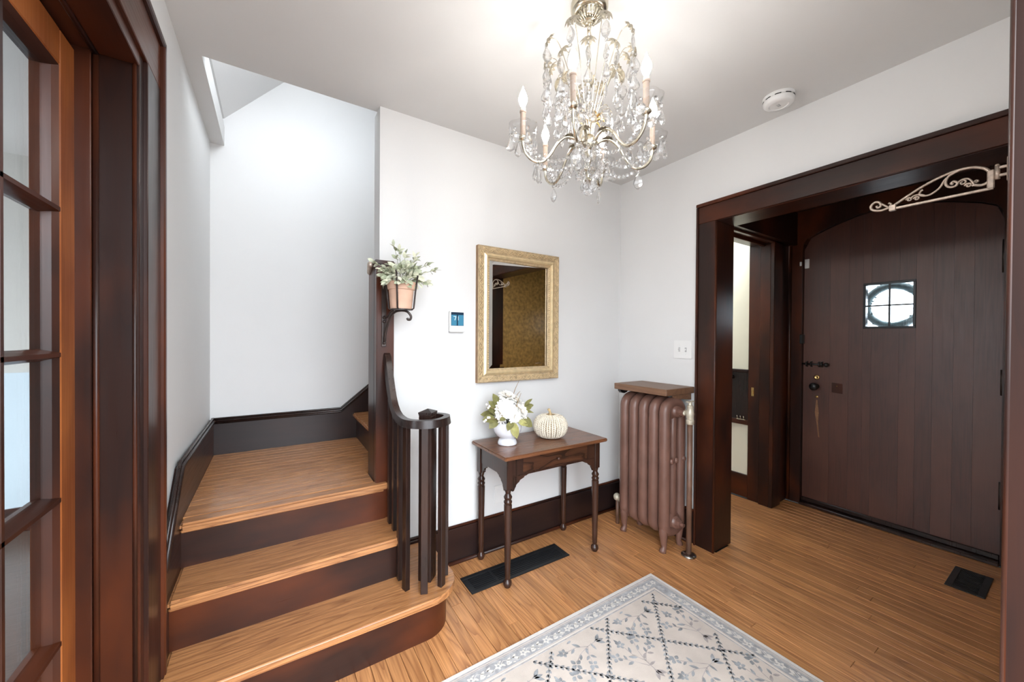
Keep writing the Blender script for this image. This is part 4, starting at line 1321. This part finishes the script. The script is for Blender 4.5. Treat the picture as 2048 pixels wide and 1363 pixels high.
# ---- double light switch
sw = thing('light_switch', 'white double light switch plate above the radiator', 'light switch', (0.0, -0.535, 1.23))
put(MB().box(-0.006, 0.0, -0.600, -0.471, 1.172, 1.292, 0.0025, 2).build('plate', 'white_plastic'), sw)
for y_, s in ((-0.512, 1), (-0.558, -1)):
    put(MB().box(-0.0075, -0.005, y_ - 0.006, y_ + 0.006, 1.218, 1.246).build('slot', 'grey_plastic'), sw)
    put(MB().prism([(-0.006, 1.225), (-0.006, 1.239), (-0.018, 1.236 + 0.006 * s), (-0.018, 1.230 + 0.006 * s)], y_ - 0.004, y_ + 0.004, 'xz').build('toggle', 'white_plastic'), sw)
    for z_ in (1.203, 1.262):
        put(MB().ball((-0.006, y_, z_), 0.003, (0.5, 1, 1), 8, 6).build('screw', 'white_plastic'), sw)
# ---- outlet behind the table
ol = thing('wall_outlet', 'white wall outlet plate low behind the side table', 'outlet', (-1.085, 0.0, 0.33))
put(MB().box(-1.12, -1.05, -0.006, 0.0, 0.272, 0.386, 0.0025).build('plate', 'white_plastic'), ol)
for z_ in (0.308, 0.352):
    put(MB().box(-1.10, -1.07, -0.0075, -0.005, z_ - 0.014, z_ + 0.014, 0.001).build('socket', 'white_plastic'), ol)

# ---- smoke detector
sd = thing('smoke_detector', 'round white smoke detector on the ceiling', 'smoke detector', (-0.195, -1.145, H))
SX, SY = -0.188, -1.150
put(MB().lathe([(0.066, 0.0), (0.066, -0.010), (0.063, -0.013), (0.063, -0.017), (0.065, -0.020), (0.063, -0.034), (0.055, -0.042), (0.040, -0.044), (0.037, -0.041), (0.022, -0.042), (0.0, -0.042)], (SX, SY, H), 32).build('housing', 'white_plastic', smooth='auto'), sd)
for k in range(9):
    a = 2 * pi * k / 9
    put(MB().tube([(SX + 0.0635 * cos(a + q), SY + 0.0635 * sin(a + q), H - 0.0155) for q in (-0.2, -0.1, 0, 0.1, 0.2)], 0.0021, 5).build('vent_slot', 'void'), sd)  # near-black strips painting the shade inside the slots
put(MB().box(SX - 0.012, SX + 0.012, SY - 0.006, SY + 0.006, H - 0.0445, H - 0.041, 0.001).build('test_button', 'grey_plastic'), sd)


# ---- floor registers
def register(label, x0, x1, y0, y1, border_x, border_y, nslat, along, group=None):
    t = thing('floor_register', label, 'floor vent', ((x0 + x1) / 2, (y0 + y1) / 2, 0))
    h = 0.006
    put(MB().box(x0 + 0.003, x1 - 0.003, y0 + 0.003, y1 - 0.003, 0.0003, 0.001).build('duct_shade_sheet', 'void'), t)  # near-black sheet painting the unlit duct below the slats
    put(MB().box(x0, x1, y0, y0 + border_y, 0.0002, h, 0.002).build('frame_side', 'vent'), t)
    put(MB().box(x0, x1, y1 - border_y, y1, 0.0002, h, 0.002).build('frame_side', 'vent'), t)
    put(MB().box(x0, x0 + border_x, y0 + border_y, y1 - border_y, 0.0002, h, 0.002).build('frame_side', 'vent'), t)
    put(MB().box(x1 - border_x, x1, y0 + border_y, y1 - border_y, 0.0002, h, 0.002).build('frame_side', 'vent'), t)
    for k in range(nslat):
        if along == 'x':
            yc = y0 + border_y + (y1 - y0 - 2 * border_y) * (k + 0.5) / nslat
            hw = (y1 - y0 - 2 * border_y) / nslat * 0.28
            put(MB().box(x0 + border_x, x1 - border_x, yc - hw, yc + hw, 0.001, h - 0.001).build('slat', 'vent'), t)
        else:
            xc = x0 + border_x + (x1 - x0 - 2 * border_x) * (k + 0.5) / nslat
            hw = (x1 - x0 - 2 * border_x) / nslat * 0.28
            put(MB().box(xc - hw, xc + hw, y0 + border_y, y1 - border_y, 0.001, h - 0.001).build('slat', 'vent'), t)
    return t


r1 = register('long black metal floor register under the side table', -1.423, -0.772, -0.312, -0.165, 0.03, 0.024, 7, 'x')
put(MB().box(-1.262, -1.250, -0.288, -0.189, 0.001, 0.0058).build('cross_bar', 'vent'), r1)
register('small black metal floor register by the front door', 0.748, 1.045, -1.712, -1.574, 0.02, 0.028, 14, 'y')

# ================================================================== PLANT ON THE POST
PXc, PYc, PZb = -1.752, -0.190, 1.437
pb = thing('plant_bracket', 'dark iron scrolled plant bracket screwed to the post', 'plant bracket', (-1.80, -0.055, 1.26))
put(MB().box(-1.812, -1.788, -0.058, -0.052, 1.252, 1.60, 0.002).build('back_plate', 'brown_iron'), pb)
put(MB().tube(smooth_curve([(-1.80, -0.058, 1.272), (-1.799, -0.068, 1.285), (-1.795, -0.085, 1.34), (-1.786, -0.115, 1.395), (-1.772, -0.150, 1.423), (-1.752, -0.185, 1.430), (-1.728, -0.205, 1.425), (-1.712, -0.212, 1.405), (-1.714, -0.212, 1.388), (-1.724, -0.208, 1.386), (-1.727, -0.206, 1.394)]), 0.0058, 8).build('scroll_arm', 'brown_iron', smooth=True), pb)
put(MB().tube(smooth_curve([(-1.80, -0.060, 1.405), (-1.797, -0.08, 1.40), (-1.79, -0.10, 1.405), (-1.782, -0.115, 1.425), (-1.775, -0.135, 1.432)]), 0.005, 8).build('scroll_arm', 'brown_iron', smooth=True), pb)
for z_ in (1.272, 1.380, 1.400):
    put(MB().ball((-1.80, -0.062, z_), 0.008, (1, 0.8, 1), 10, 8).build('rivet', 'brown_iron', smooth=True), pb)
put(MB().lathe([(0.0, 0.0), (0.054, 0.0), (0.054, 0.004), (0.0, 0.004)], (PXc, PYc, PZb - 0.005), 20).build('cradle_base', 'brown_iron'), pb)
for k in range(4):
    a = radians(-122 + 90 * k)
    ca, sa = cos(a), sin(a)
    pts = [(PXc + 0.05 * ca, PYc + 0.05 * sa, PZb - 0.003), (PXc + 0.060 * ca, PYc + 0.060 * sa, PZb + 0.003), (PXc + 0.068 * ca, PYc + 0.068 * sa, PZb + 0.08), (PXc + 0.080 * ca, PYc + 0.080 * sa, PZb + 0.165), (PXc + 0.088 * ca, PYc + 0.088 * sa, PZb + 0.172)]
    put(MB().tube(pts, 0.0042, 6).build('strap', 'brown_iron', smooth=True), pb)
pl = thing('potted_plant', 'pale variegated leafy plant in a terracotta pot on the bracket', 'potted plant', (PXc, PYc, PZb))
put(MB().lathe([(0.0, 0.0), (0.050, 0.0), (0.058, 0.090), (0.063, 0.092), (0.068, 0.128), (0.063, 0.128), (0.058, 0.105), (0.0, 0.105)], (PXc, PYc, PZb), 28).build('pot', 'terracotta', smooth='auto'), pl)
put(MB().lathe([(0.0, 0.10), (0.06, 0.10), (0.06, 0.115), (0.0, 0.125)], (PXc, PYc, PZb), 16).build('moss', 'soil', smooth=True), pl)
rp_ = random.Random(21)
lm = [leaf_mesh('leaf', 0.033, 0.021, 0.18, 0.14, m_, 4) for m_ in ('leaf_pale', 'leaf_mid', 'leaf_edge')]
base = Vector((PXc, PYc, PZb + 0.115))
cen = Vector((PXc + 0.004, PYc, PZb + 0.165))
nleaf = 0


def add_leaf(p, d, sc):
    global nleaf
    if nleaf < 298:
        place(rp_.choice(lm), 'leaf', p, d, pl, rp_.uniform(-0.8, 0.8), sc)
        nleaf += 1


sprigs = [(-0.035, 0.0, 0.185), (-0.012, -0.01, 0.165), (0.165, -0.02, 0.085), (0.125, -0.03, 0.11), (0.06, -0.03, 0.14), (-0.125, 0.01, 0.10), (-0.10, -0.03, 0.06), (0.118, -0.03, 0.015), (-0.085, -0.05, 0.0), (-0.03, -0.07, 0.005), (0.085, 0.03, 0.14), (0.02, 0.0, 0.15)]
for t in sprigs:
    tp = base + Vector(t)
    mid = base * 0.5 + tp * 0.5 + Vector((0, 0, 0.015))
    cur = smooth_curve([base, mid, tp], 5)
    put(MB().tube(cur, 0.0013, 4).build('stem', 'leaf_mid'), pl)
    for j in range(4):
        ix = min(4 + j * 2, len(cur) - 2)
        dd = (cur[ix + 1] - cur[ix]).normalized()
        for sg in (-1, 1):
            sd_ = dd.cross(Vector((rp_.uniform(-.6, .6), rp_.uniform(-.6, .6), 1))).normalized() * sg
            add_leaf(cur[ix], dd * 0.7 + sd_ * 0.9 + Vector((0, 0, rp_.uniform(-.2, .3))), rp_.uniform(0.8, 1.1))
    add_leaf(tp, cur[-1] - cur[-3], 0.95)
for k in range(185):
    v = Vector((rp_.gauss(0, 1), rp_.gauss(0, 1), rp_.gauss(0.25, 0.8))).normalized()
    u = rp_.uniform(0.45, 0.95)
    p = cen + Vector((v.x * 0.092 * u, v.y * 0.078 * u, v.z * 0.062 * u - 0.012))
    if p.z < PZb + 0.118 and (p - base).xy.length < 0.068:
        p.z = PZb + 0.13
    d = v + Vector((rp_.uniform(-.9, .9), rp_.uniform(-.9, .9), rp_.uniform(-.6, .5)))
    add_leaf(p, d, rp_.uniform(0.95, 1.35))

# ================================================================== RUG
RX1, RY1 = -0.513, -0.685      # far right corner
RX0, RY0 = -2.05, -1.955
rug = thing('area_rug', 'beige rug with grey floral border and leafy diamond lattice', 'rug', ((RX0 + RX1) / 2, (RY0 + RY1) / 2, 0))
put(MB().box(RX0, RX1, RY0, RY1, 0.0005, 0.008, 0.002).build('pile_base', 'rug_white'), rug)


def ring(name, i0, i1, z, m):
    b = MB()
    for (x0, x1, y0, y1) in ((RX0 + i0, RX1 - i0, RY1 - i1, RY1 - i0), (RX0 + i0, RX1 - i0, RY0 + i0, RY0 + i1), (RX0 + i0, RX0 + i1, RY0 + i1, RY1 - i1), (RX1 - i1, RX1 - i0, RY0 + i1, RY1 - i1)):
        b.box(x0, x1, y0, y1, 0.0075, z)
    return put(b.build(name, m), rug)


put(MB().box(RX0 + 0.018, RX1 - 0.018, RY0 + 0.018, RY1 - 0.018, 0.0075, 0.0083).build('field', 'rug_base'), rug)
ring('border_line', 0.019, 0.0225, 0.0087, 'rug_grey')
ring('border_line', 0.0285, 0.0315, 0.0087, 'rug_grey')
ring('border_band', 0.034, 0.085, 0.0087, 'rug_grey')
ring('border_line', 0.091, 0.094, 0.0087, 'rug_white')
ring('border_line', 0.098, 0.1025, 0.0087, 'rug_grey')
ZM = [0.0089]


class Motif:
    def __init__(self):
        self.b = MB()

    def poly(self, pts, z):
        self.b.bm.faces.new([self.b.bm.verts.new((x_, y_, z)) for x_, y_ in pts])

    def leaf(self, x_, y_, a, L_, W_, z):
        c, s = cos(a), sin(a)
        out = []
        for u, v in ((0, 0), (0.25, 0.42), (0.55, 0.5), (0.8, 0.3), (1, 0), (0.8, -0.3), (0.55, -0.5), (0.25, -0.42)):
            out.append((x_ + c * u * L_ - s * v * W_, y_ + s * u * L_ + c * v * W_))
        self.poly(out, z)

    def stroke(self, pts, w_, z):
        for (a, b_), (c, d) in zip(pts, pts[1:]):
            dx, dy = c - a, d - b_
            l = math.hypot(dx, dy) or 1
            nx, ny = -dy / l * w_ / 2, dx / l * w_ / 2
            self.poly([(a + nx, b_ + ny), (c + nx, d + ny), (c - nx, d - ny), (a - nx, b_ - ny)], z)

    def blossom(self, x_, y_, r, n, z, a0=0.0):
        for k in range(n):
            a = a0 + 2 * pi * k / n
            self.leaf(x_ + 0.15 * r * cos(a), y_ + 0.15 * r * sin(a), a, r, r * 0.72, z)

    def done(self, name, m):
        o = put(self.b.build(name, m), rug)
        o['kind'] = 'stuff'
        for p in o.data.polygons:
            if p.normal.z < 0:
                p.flip()
        return o


# border flowers and leaves
bw_ = Motif()
bc_ = Motif()


def border_unit(x_, y_, ax):
    """ax: direction angle of the border run"""
    z = 0.0091
    bw_.blossom(x_, y_, 0.015, 5, z, ax + 0.3)
    bc_.blossom(x_, y_, 0.0045, 6, 0.0094)
    c, s = cos(ax), sin(ax)

    def at(u, v):
        return (x_ + c * u - s * v, y_ + s * u + c * v)
    for u, v, a, L_, W_ in ((0.024, 0.012, -0.6, 0.032, 0.013), (0.058, -0.012, 0.7, 0.036, 0.014), (0.060, 0.010, 0.15, 0.028, 0.011), (0.030, -0.014, 0.5, 0.026, 0.010), (0.092, 0.014, -0.9, 0.022, 0.010), (0.046, 0.018, -0.2, 0.014, 0.006), (0.098, -0.016, 0.3, 0.016, 0.007)):
        p = at(u, v)
        bw_.leaf(p[0], p[1], ax + a, L_, W_, z)
    bw_.stroke([at(0.016, 0.004), at(0.04, 0.014), at(0.065, 0.0), at(0.09, -0.012), at(0.106, -0.002)], 0.0022, z)


PT = 0.119
xx = RX1 - 0.060
while xx > RX0 + 0.10:
    border_unit(xx, RY1 - 0.060, pi)
    border_unit(xx, RY0 + 0.060, pi)
    xx -= PT
yy = RY1 - 0.060 - PT
while yy > RY0 + 0.10:
    border_unit(RX1 - 0.060, yy, -pi / 2)
    border_unit(RX0 + 0.060, yy, -pi / 2)
    yy -= PT
bw_.done('border_flowers', 'rug_white')
bc_.done('border_centres', 'rug_grey')
# leafy diamond lattice
fx0, fx1, fy0, fy1 = RX0 + 0.108, RX1 - 0.108, RY0 + 0.108, RY1 - 0.108
lt = Motif()
ln_ = Motif()
inside = lambda x_, y_: fx0 < x_ < fx1 and fy0 < y_ < fy1
rr_ = random.Random(8)


def vine(x0_, y0_, dx, dy):
    n_ = 200
    st_ = 0.0215
    run = []
    for k in range(n_):
        x_, y_ = x0_ + dx * st_ * k, y0_ + dy * st_ * k
        if inside(x_, y_):
            run.append((x_ + 0.004 * sin(k * 0.9), y_ + 0.004 * cos(k * 0.9)))
            a = math.atan2(dy, dx)
            for s in (-1, 1):
                lt.leaf(x_ + 0.004 * s * dy, y_ - 0.004 * s * dx, a + s * 0.75, 0.022 * rr_.uniform(.85, 1.1), 0.0105, 0.0089)
    if len(run) > 1:
        ln_.stroke(run, 0.0026, 0.0092)


q = 1 / math.sqrt(2)
for k in range(-8, 9):
    cA = 0.15 + 0.325 * k        # x - y = cA, running down-left
    vine(-0.3, -0.3 - cA, -q, -q)
    cB = -1.548 - 0.325 * k      # x + y = cB
    vine(-2.4, cB + 2.4, q, -q)
# sprigs in the diamonds
pk_ = Motif()
for i in range(-8, 9):
    for j in range(-8, 9):
        cA = 0.15 + 0.325 * (i + 0.5)
        cB = -1.548 - 0.325 * (j + 0.5)
        cx_, cy_ = (cA + cB) / 2, (cB - cA) / 2
        if not (fx0 - 0.02 < cx_ < fx1 + 0.02 and fy0 - 0.02 < cy_ < fy1 + 0.02):
            continue
        flip = 1 if (i + j) % 2 else -1
        a0 = radians(172 if flip > 0 else 98)

        def at(u, v):
            u, v = u * 0.98, v * 0.98
            return (cx_ + cos(a0) * u - sin(a0) * v * flip, cy_ + sin(a0) * u + cos(a0) * v * flip)
        stems = [[(-0.085, 0.0), (-0.03, 0.01), (0.02, 0.03), (0.06, 0.06)], [(-0.03, 0.01), (0.02, -0.005), (0.075, 0.0)], [(-0.05, 0.0), (0.0, -0.03), (0.045, -0.06)], [(-0.03, 0.01), (-0.01, 0.045), (0.0, 0.085)]]
        for s_ in stems:
            run = [at(*p) for p in s_]
            if all(inside(*p) for p in run):
                pk_.stroke(run, 0.003, 0.0091)
        for (u, v), r_, n_ in (((0.066, 0.066), 0.024, 4), ((0.085, -0.002), 0.019, 5), ((0.055, -0.07), 0.022, 4), ((0.002, 0.094), 0.020, 4)):
            p = at(u, v)
            if inside(p[0], p[1]) and inside(p[0] + 0.02, p[1] + 0.02) and inside(p[0] - 0.02, p[1] - 0.02):
                lt.blossom(p[0], p[1], r_, n_, 0.0090, a0 + 0.4)
                lt.leaf(p[0], p[1], a0 + v * 8 * flip, 0.034, 0.012, 0.0092)
        for u, v, a, L_, W_ in ((-0.08, 0.0, 2.5, 0.032, 0.012), (-0.08, 0.0, -2.4, 0.032, 0.012), (-0.07, 0.0, 3.1, 0.036, 0.012), (-0.02, 0.012, 1.2, 0.026, 0.010), (0.0, 0.0, -0.8, 0.030, 0.010), (0.02, 0.03, 1.0, 0.024, 0.010), (0.0, -0.03, -1.4, 0.024, 0.010), (0.03, -0.003, 0.6, 0.024, 0.009), (-0.012, 0.05, 2.3, 0.022, 0.009), (-0.01, 0.05, 0.6, 0.022, 0.009), (0.02, -0.045, 0.3, 0.02, 0.008), (-0.05, 0.0, 1.7, 0.03, 0.008)):
            L_, W_ = L_ * 1.3, W_ * 1.3
            p = at(u, v)
            p2 = (p[0] + cos(a0 + a * flip) * L_, p[1] + sin(a0 + a * flip) * L_)
            if inside(*p) and inside(*p2):
                (pk_ if (u < -0.01 and flip < 0) else lt).leaf(p[0], p[1], a0 + a * flip, L_, W_, 0.0089 if flip > 0 else 0.0090)
lt.done('leaf_motifs', 'rug_leaf')
ln_.done('vine_lines', 'rug_line')
pk_.done('sprig_stems', 'rug_pink')

# ================================================================== CHANDELIER
CX, CY = -1.325, -1.015
CZ = 2.10     # top of the candle sleeves
ch = thing('chandelier', 'brass chandelier with lit candle bulbs and hanging crystals', 'chandelier', (CX, CY, H))
put(MB().lathe([(0.066, 0.0), (0.066, -0.016), (0.064, -0.024), (0.060, -0.030), (0.050, -0.034), (0.044, -0.034), (0.042, -0.040), (0.034, -0.050), (0.022, -0.058), (0.014, -0.062), (0.012, -0.070), (0.0, -0.074)], (CX, CY, H), 36).build('canopy', 'nickel', smooth='auto'), ch)
fl_ = MB()
for k in range(20):
    a = 2 * pi * k / 20
    fl_.tube([(CX + 0.043 * cos(a), CY + 0.043 * sin(a), H - 0.036), (CX + 0.036 * cos(a), CY + 0.036 * sin(a), H - 0.049), (CX + 0.020 * cos(a), CY + 0.020 * sin(a), H - 0.060)], 0.0038, 5)
put(fl_.build('canopy_fluting', 'nickel', smooth=True), ch)
# chain links
for k in range(3):
    z_ = H - 0.082 - 0.022 * k
    pts = []
    for q_ in range(10):
        a = 2 * pi * q_ / 10
        u, v = 0.008 * cos(a), 0.014 * sin(a)
        pts.append((CX + (u if k % 2 else 0), CY + (0 if k % 2 else u), z_ + v))
    put(MB().tube(pts, 0.0022, 6, closed=True).build('chain_link', 'nickel', smooth=True), ch)
# stem and centre body
put(MB().lathe([(0.004, 2.36), (0.005, 2.30), (0.005, 2.10), (0.010, 2.095), (0.018, 2.085), (0.022, 2.07), (0.012, 2.055), (0.010, 2.03), (0.020, 2.02), (0.030, 2.01), (0.033, 1.995), (0.028, 1.98), (0.014, 1.97), (0.010, 1.95), (0.014, 1.94), (0.010, 1.93), (0.006, 1.92), (0.006, 1.875), (0.012, 1.87), (0.014, 1.862), (0.006, 1.855), (0.0, 1.85)], (CX, CY, 0), 20).build('centre_column', 'nickel', smooth='auto'), ch)


def faceted(name, prof, seg=6, flat=1.0, m='crystal'):
    b = MB().lathe(prof, (0, 0, 0), seg)
    if flat != 1.0:
        bmesh.ops.scale(b.bm, vec=(1, flat, 1), verts=b.bm.verts)
    me = b.mesh(name)
    me.materials.append(M[m])
    return me


# hanging drops: origin at the top hook
drop = faceted('crystal_drop', [(0.0, -0.002), (0.003, -0.007), (0.0125, -0.029), (0.0155, -0.039), (0.0125, -0.048), (0.0, -0.054)], 7, 0.55)
almond = faceted('crystal_almond', [(0.0, -0.002), (0.008, -0.011), (0.0155, -0.027), (0.0165, -0.037), (0.0105, -0.051), (0.0, -0.060)], 7, 0.42)
spear = faceted('crystal_spear', [(0.0, -0.001), (0.005, -0.009), (0.0095, -0.034), (0.0055, -0.048), (0.0, -0.058)], 6, 0.65)
ballm = faceted('crystal_ball', [(0.0, -0.002), (0.008, -0.007), (0.0145, -0.014), (0.0165, -0.022), (0.0145, -0.030), (0.008, -0.036), (0.0, -0.039)], 9)
bead = faceted('crystal_bead', [(0.0, 0.008), (0.0070, 0.0037), (0.0080, 0.0), (0.0070, -0.0037), (0.0, -0.008)], 7, 0.75)
pb_ = MB()
for k in range(10):
    a = 2 * pi * k / 10
    c, s = cos(a), sin(a)
    prev = None
    for rr2, ww, zz_ in ((0.004, 0.0035, 0.0), (0.012, 0.0052, 0.001), (0.018, 0.0036, -0.003), (0.0225, 0.0005, -0.007)):
        pr = [pb_.bm.verts.new((rr2 * c - sg * ww * s, rr2 * s + sg * ww * c, zz_)) for sg in (-1, 1)]
        if prev:
            pb_.bm.faces.new((prev[0], prev[1], pr[1], pr[0]))
        prev = pr
pb_.ball((0, 0, 0.001), 0.005, (1, 1, 0.6), 8, 6)
rosette = pb_.mesh('rosette')
rosette.materials.append(M['rosette'])
rc = random.Random(31)


def hang(me, name, p, parent, rotz=None, sc=1.0):
    o = bpy.data.objects.new(name, me)
    COL.objects.link(o)
    o.parent = parent
    o.matrix_parent_inverse = Matrix.Translation(-Vector(ch.location))
    o.location = p
    o.rotation_euler = (rc.uniform(-.05, .05), rc.uniform(-.05, .05), rc.uniform(0, 2 * pi) if rotz is None else rotz)
    o.scale = (sc, sc, sc)
    return o


def sub(o, parent):
    o.parent = parent
    o.matrix_parent_inverse = Matrix.Identity(4)
    return o


# --- six arms with bobeche, candle, bulb
ARM_R = 0.238
arm_ang = [radians(a) for a in (32.5, 92.4, 156, 215, 272.5, 332.5)]
tip_pts = []
for ai, a in enumerate(arm_ang):
    c, s = cos(a), sin(a)

    def W(r_, z_, t_=0.0):
        return (CX + r_ * c - t_ * s, CY + r_ * s + t_ * c, z_)
    arm = MB().tube(smooth_curve([W(0.028, 1.995), W(0.055, 2.012), W(0.085, 2.012), W(0.115, 1.985), W(0.140, 1.945), W(0.170, 1.918), W(0.203, 1.922), W(0.228, 1.945), W(ARM_R, 1.975), W(ARM_R, 1.995)], 5), 0.0052, 8).build('arm', 'nickel', smooth=True)
    put(arm, ch)
    cup = MB().lathe([(0.005, 1.985), (0.015, 1.990), (0.017, 1.997), (0.012, 2.003), (0.0, 2.003)], W(ARM_R, 0), 14).build('drip_cup', 'nickel', smooth=True)
    sub(cup, arm)
    can = MB().lathe([(0.0095, 2.0), (0.0095, 2.082), (0.0115, 2.084), (0.0115, 2.089), (0.0095, 2.091)], W(ARM_R, 0), 16).build('candle_sleeve', 'candle', smooth='auto')
    sub(can, arm)
    capo = MB().lathe([(0.009, 2.089), (0.009, CZ + 0.002), (0.006, CZ + 0.004)], W(ARM_R, 0), 14).build('candle_cap', 'candle_cap', smooth='auto')
    sub(capo, arm)
    bl = MB().lathe([(0.0060, CZ + 0.003), (0.0105, CZ + 0.012), (0.0155, CZ + 0.026), (0.0150, CZ + 0.036), (0.0105, CZ + 0.050), (0.0048, CZ + 0.062), (0.0018, CZ + 0.072), (0.0, CZ + 0.076)], W(ARM_R, 0), 12).build('bulb', 'bulb', smooth=True)
    sub(bl, arm)
    # scalloped glass bobeche
    def wob(t, h):
        return 1 + (0.12 * abs(cos(t * 3)) if h > 2.012 else 0)
    bo = MB().lathe([(0.010, 2.003), (0.022, 2.003), (0.036, 2.010), (0.045, 2.024), (0.047, 2.038), (0.0455, 2.038), (0.043, 2.025), (0.034, 2.0125), (0.021, 2.006), (0.010, 2.006)], W(ARM_R, 0), 36, wob=wob).build('bobeche', 'bobeche', smooth=True)
    sub(bo, arm)
    for k in range(6):
        t = 2 * pi * k / 6 + 0.3
        px_, py_ = W(ARM_R, 0)[0] + 0.044 * cos(t), W(ARM_R, 0)[1] + 0.044 * sin(t)
        zt_ = 2.020
        o = hang(bead, 'bead', (px_, py_, zt_ - 0.010), ch)
        hang(ballm if k % 3 == 0 else drop, 'pendant', (px_, py_, zt_ - 0.016), ch)
    # pendant below the lowest point of the arm
    hang(bead, 'bead', W(0.186, 1.906), ch)
    hang(almond, 'pendant', W(0.186, 1.900), ch)
    tip_pts.append(W(ARM_R, 1.992))
    # rosette and drops on the arm's high point
    o = hang(rosette, 'rosette', W(0.07, 2.02), ch)

# --- spray of curved wires with rosettes and chained drops
NW = 18
for k in range(NW):
    a = 2 * pi * (k + 0.25) / NW
    tall = k % 2 == 0
    c, s = cos(a), sin(a)
    R1 = 0.152 if tall else 0.128
    Z1_ = 2.335 if tall else 2.275

    def W(r_, z_):
        return (CX + r_ * c, CY + r_ * s, z_)
    wire = put(MB().tube(smooth_curve([W(0.012, 2.02), W(0.030, 2.10), W(R1 * 0.55, 2.02 + (Z1_ - 2.02) * 0.72), W(R1 * 0.80, Z1_ - 0.006), W(R1, Z1_ - 0.004), W(R1 + 0.012, Z1_ - 0.020)], 5), 0.0014, 5).build('spray_wire', 'nickel', smooth=True), ch)
    o = bpy.data.objects.new('rosette', rosette)
    COL.objects.link(o)
    o.parent = wire
    o.matrix_parent_inverse = Matrix.Identity(4)
    dloc = Vector(W(R1 + 0.006, Z1_ - 0.008)) - Vector(ch.location) + Vector(ch.location)
    o.matrix_basis = Matrix.Translation(dloc) @ Vector((c * 0.8, s * 0.8, 0.45)).to_track_quat('Z', 'Y').to_matrix().to_4x4() @ Matrix.Diagonal((1.25, 1.25, 1.25, 1))
    px_, py_, pz_ = W(R1 + 0.012, Z1_ - 0.020)
    # chain of drops below each rosette
    z_ = pz_
    for j in range(4 if tall else 3):
        hang(bead, 'bead', (px_, py_, z_ - 0.006), ch, sc=0.85)
        hang((almond, drop, drop, spear)[j], 'pendant', (px_, py_, z_ - 0.012), ch, sc=1.0 if j < 2 else 0.9)
        z_ -= 0.070 if j == 0 else 0.064
# inner low sprays near the centre
for k in range(16):
    a = 2 * pi * (k + 0.5) / 16
    c, s = cos(a), sin(a)

    def W(r_, z_):
        return (CX + r_ * c, CY + r_ * s, z_)
    put(MB().tube(smooth_curve([W(0.012, 2.0), W(0.022, 2.06), W(0.045, 2.10), W(0.070, 2.105), W(0.080, 2.09)], 4), 0.0013, 5).build('spray_wire', 'nickel', smooth=True), ch)
    hang(bead, 'bead', W(0.081, 2.082), ch, sc=0.85)
    hang(spear if k % 2 else drop, 'pendant', W(0.081, 2.076), ch)
for k in range(10):
    a = 2 * pi * k / 10
    put(MB().tube(smooth_curve([(CX + 0.01 * cos(a), CY + 0.01 * sin(a), 2.04), (CX + 0.025 * cos(a), CY + 0.025 * sin(a), 2.075), (CX + 0.046 * cos(a), CY + 0.046 * sin(a), 2.085), (CX + 0.058 * cos(a), CY + 0.058 * sin(a), 2.07)], 3), [0.004, 0.0045, 0.0045, 0.005, 0.005, 0.0055, 0.005, 0.004, 0.003, 0.001], 5, flat=0.4).build('brass_leaf', 'brass', smooth=True), ch)


# --- bead swags
def swag(p0, p1, sag, n, name='bead_swag'):
    p0, p1 = Vector(p0), Vector(p1)
    b = MB()
    for k in range(n + 1):
        t = k / n
        p = p0.lerp(p1, t) - Vector((0, 0, sag * 4 * t * (1 - t)))
        d = (p1 - p0)
        r_ = 0.0085
        ang = math.atan2(d.y, d.x)
        st0 = len(b.bm.verts)
        res = bmesh.ops.create_icosphere(b.bm, subdivisions=1, radius=r_, matrix=Matrix.Translation(p) @ Matrix.Rotation(ang, 4, 'Z') @ Matrix.Diagonal((1.0, 0.6, 1.0, 1)))
    return put(b.build(name, 'crystal'), ch)


for i in range(6):
    a = arm_ang[i]
    swag(tip_pts[i], (CX + 0.035 * cos(a + 0.2), CY + 0.035 * sin(a + 0.2), 1.975), 0.060, 14)
    swag(tip_pts[i], (CX + 0.035 * cos(a + 0.6), CY + 0.035 * sin(a + 0.6), 1.955), 0.085, 14)
    # pendants round the lower body
    b_ = a + 0.5
    hang(almond, 'pendant', (CX + 0.062 * cos(b_), CY + 0.062 * sin(b_), 1.965), ch, sc=1.1)
    hang(bead, 'bead', (CX + 0.062 * cos(b_), CY + 0.062 * sin(b_), 1.972), ch)
    hang(drop, 'pendant', (CX + 0.040 * cos(a), CY + 0.040 * sin(a), 1.945), ch)
    hang(ballm, 'pendant', (CX + 0.034 * cos(b_), CY + 0.034 * sin(b_), 1.905), ch, sc=0.9)
    hang(drop, 'pendant', (CX + 0.020 * cos(a), CY + 0.020 * sin(a), 1.872), ch, sc=0.9)
hang(ballm, 'pendant', (CX, CY, 1.858), ch, sc=1.2)
put(MB().lathe([(0.003, 1.905), (0.022, 1.902), (0.024, 1.898), (0.003, 1.894)], (CX, CY, 0), 12).build('lower_tier', 'nickel', smooth=True), ch)
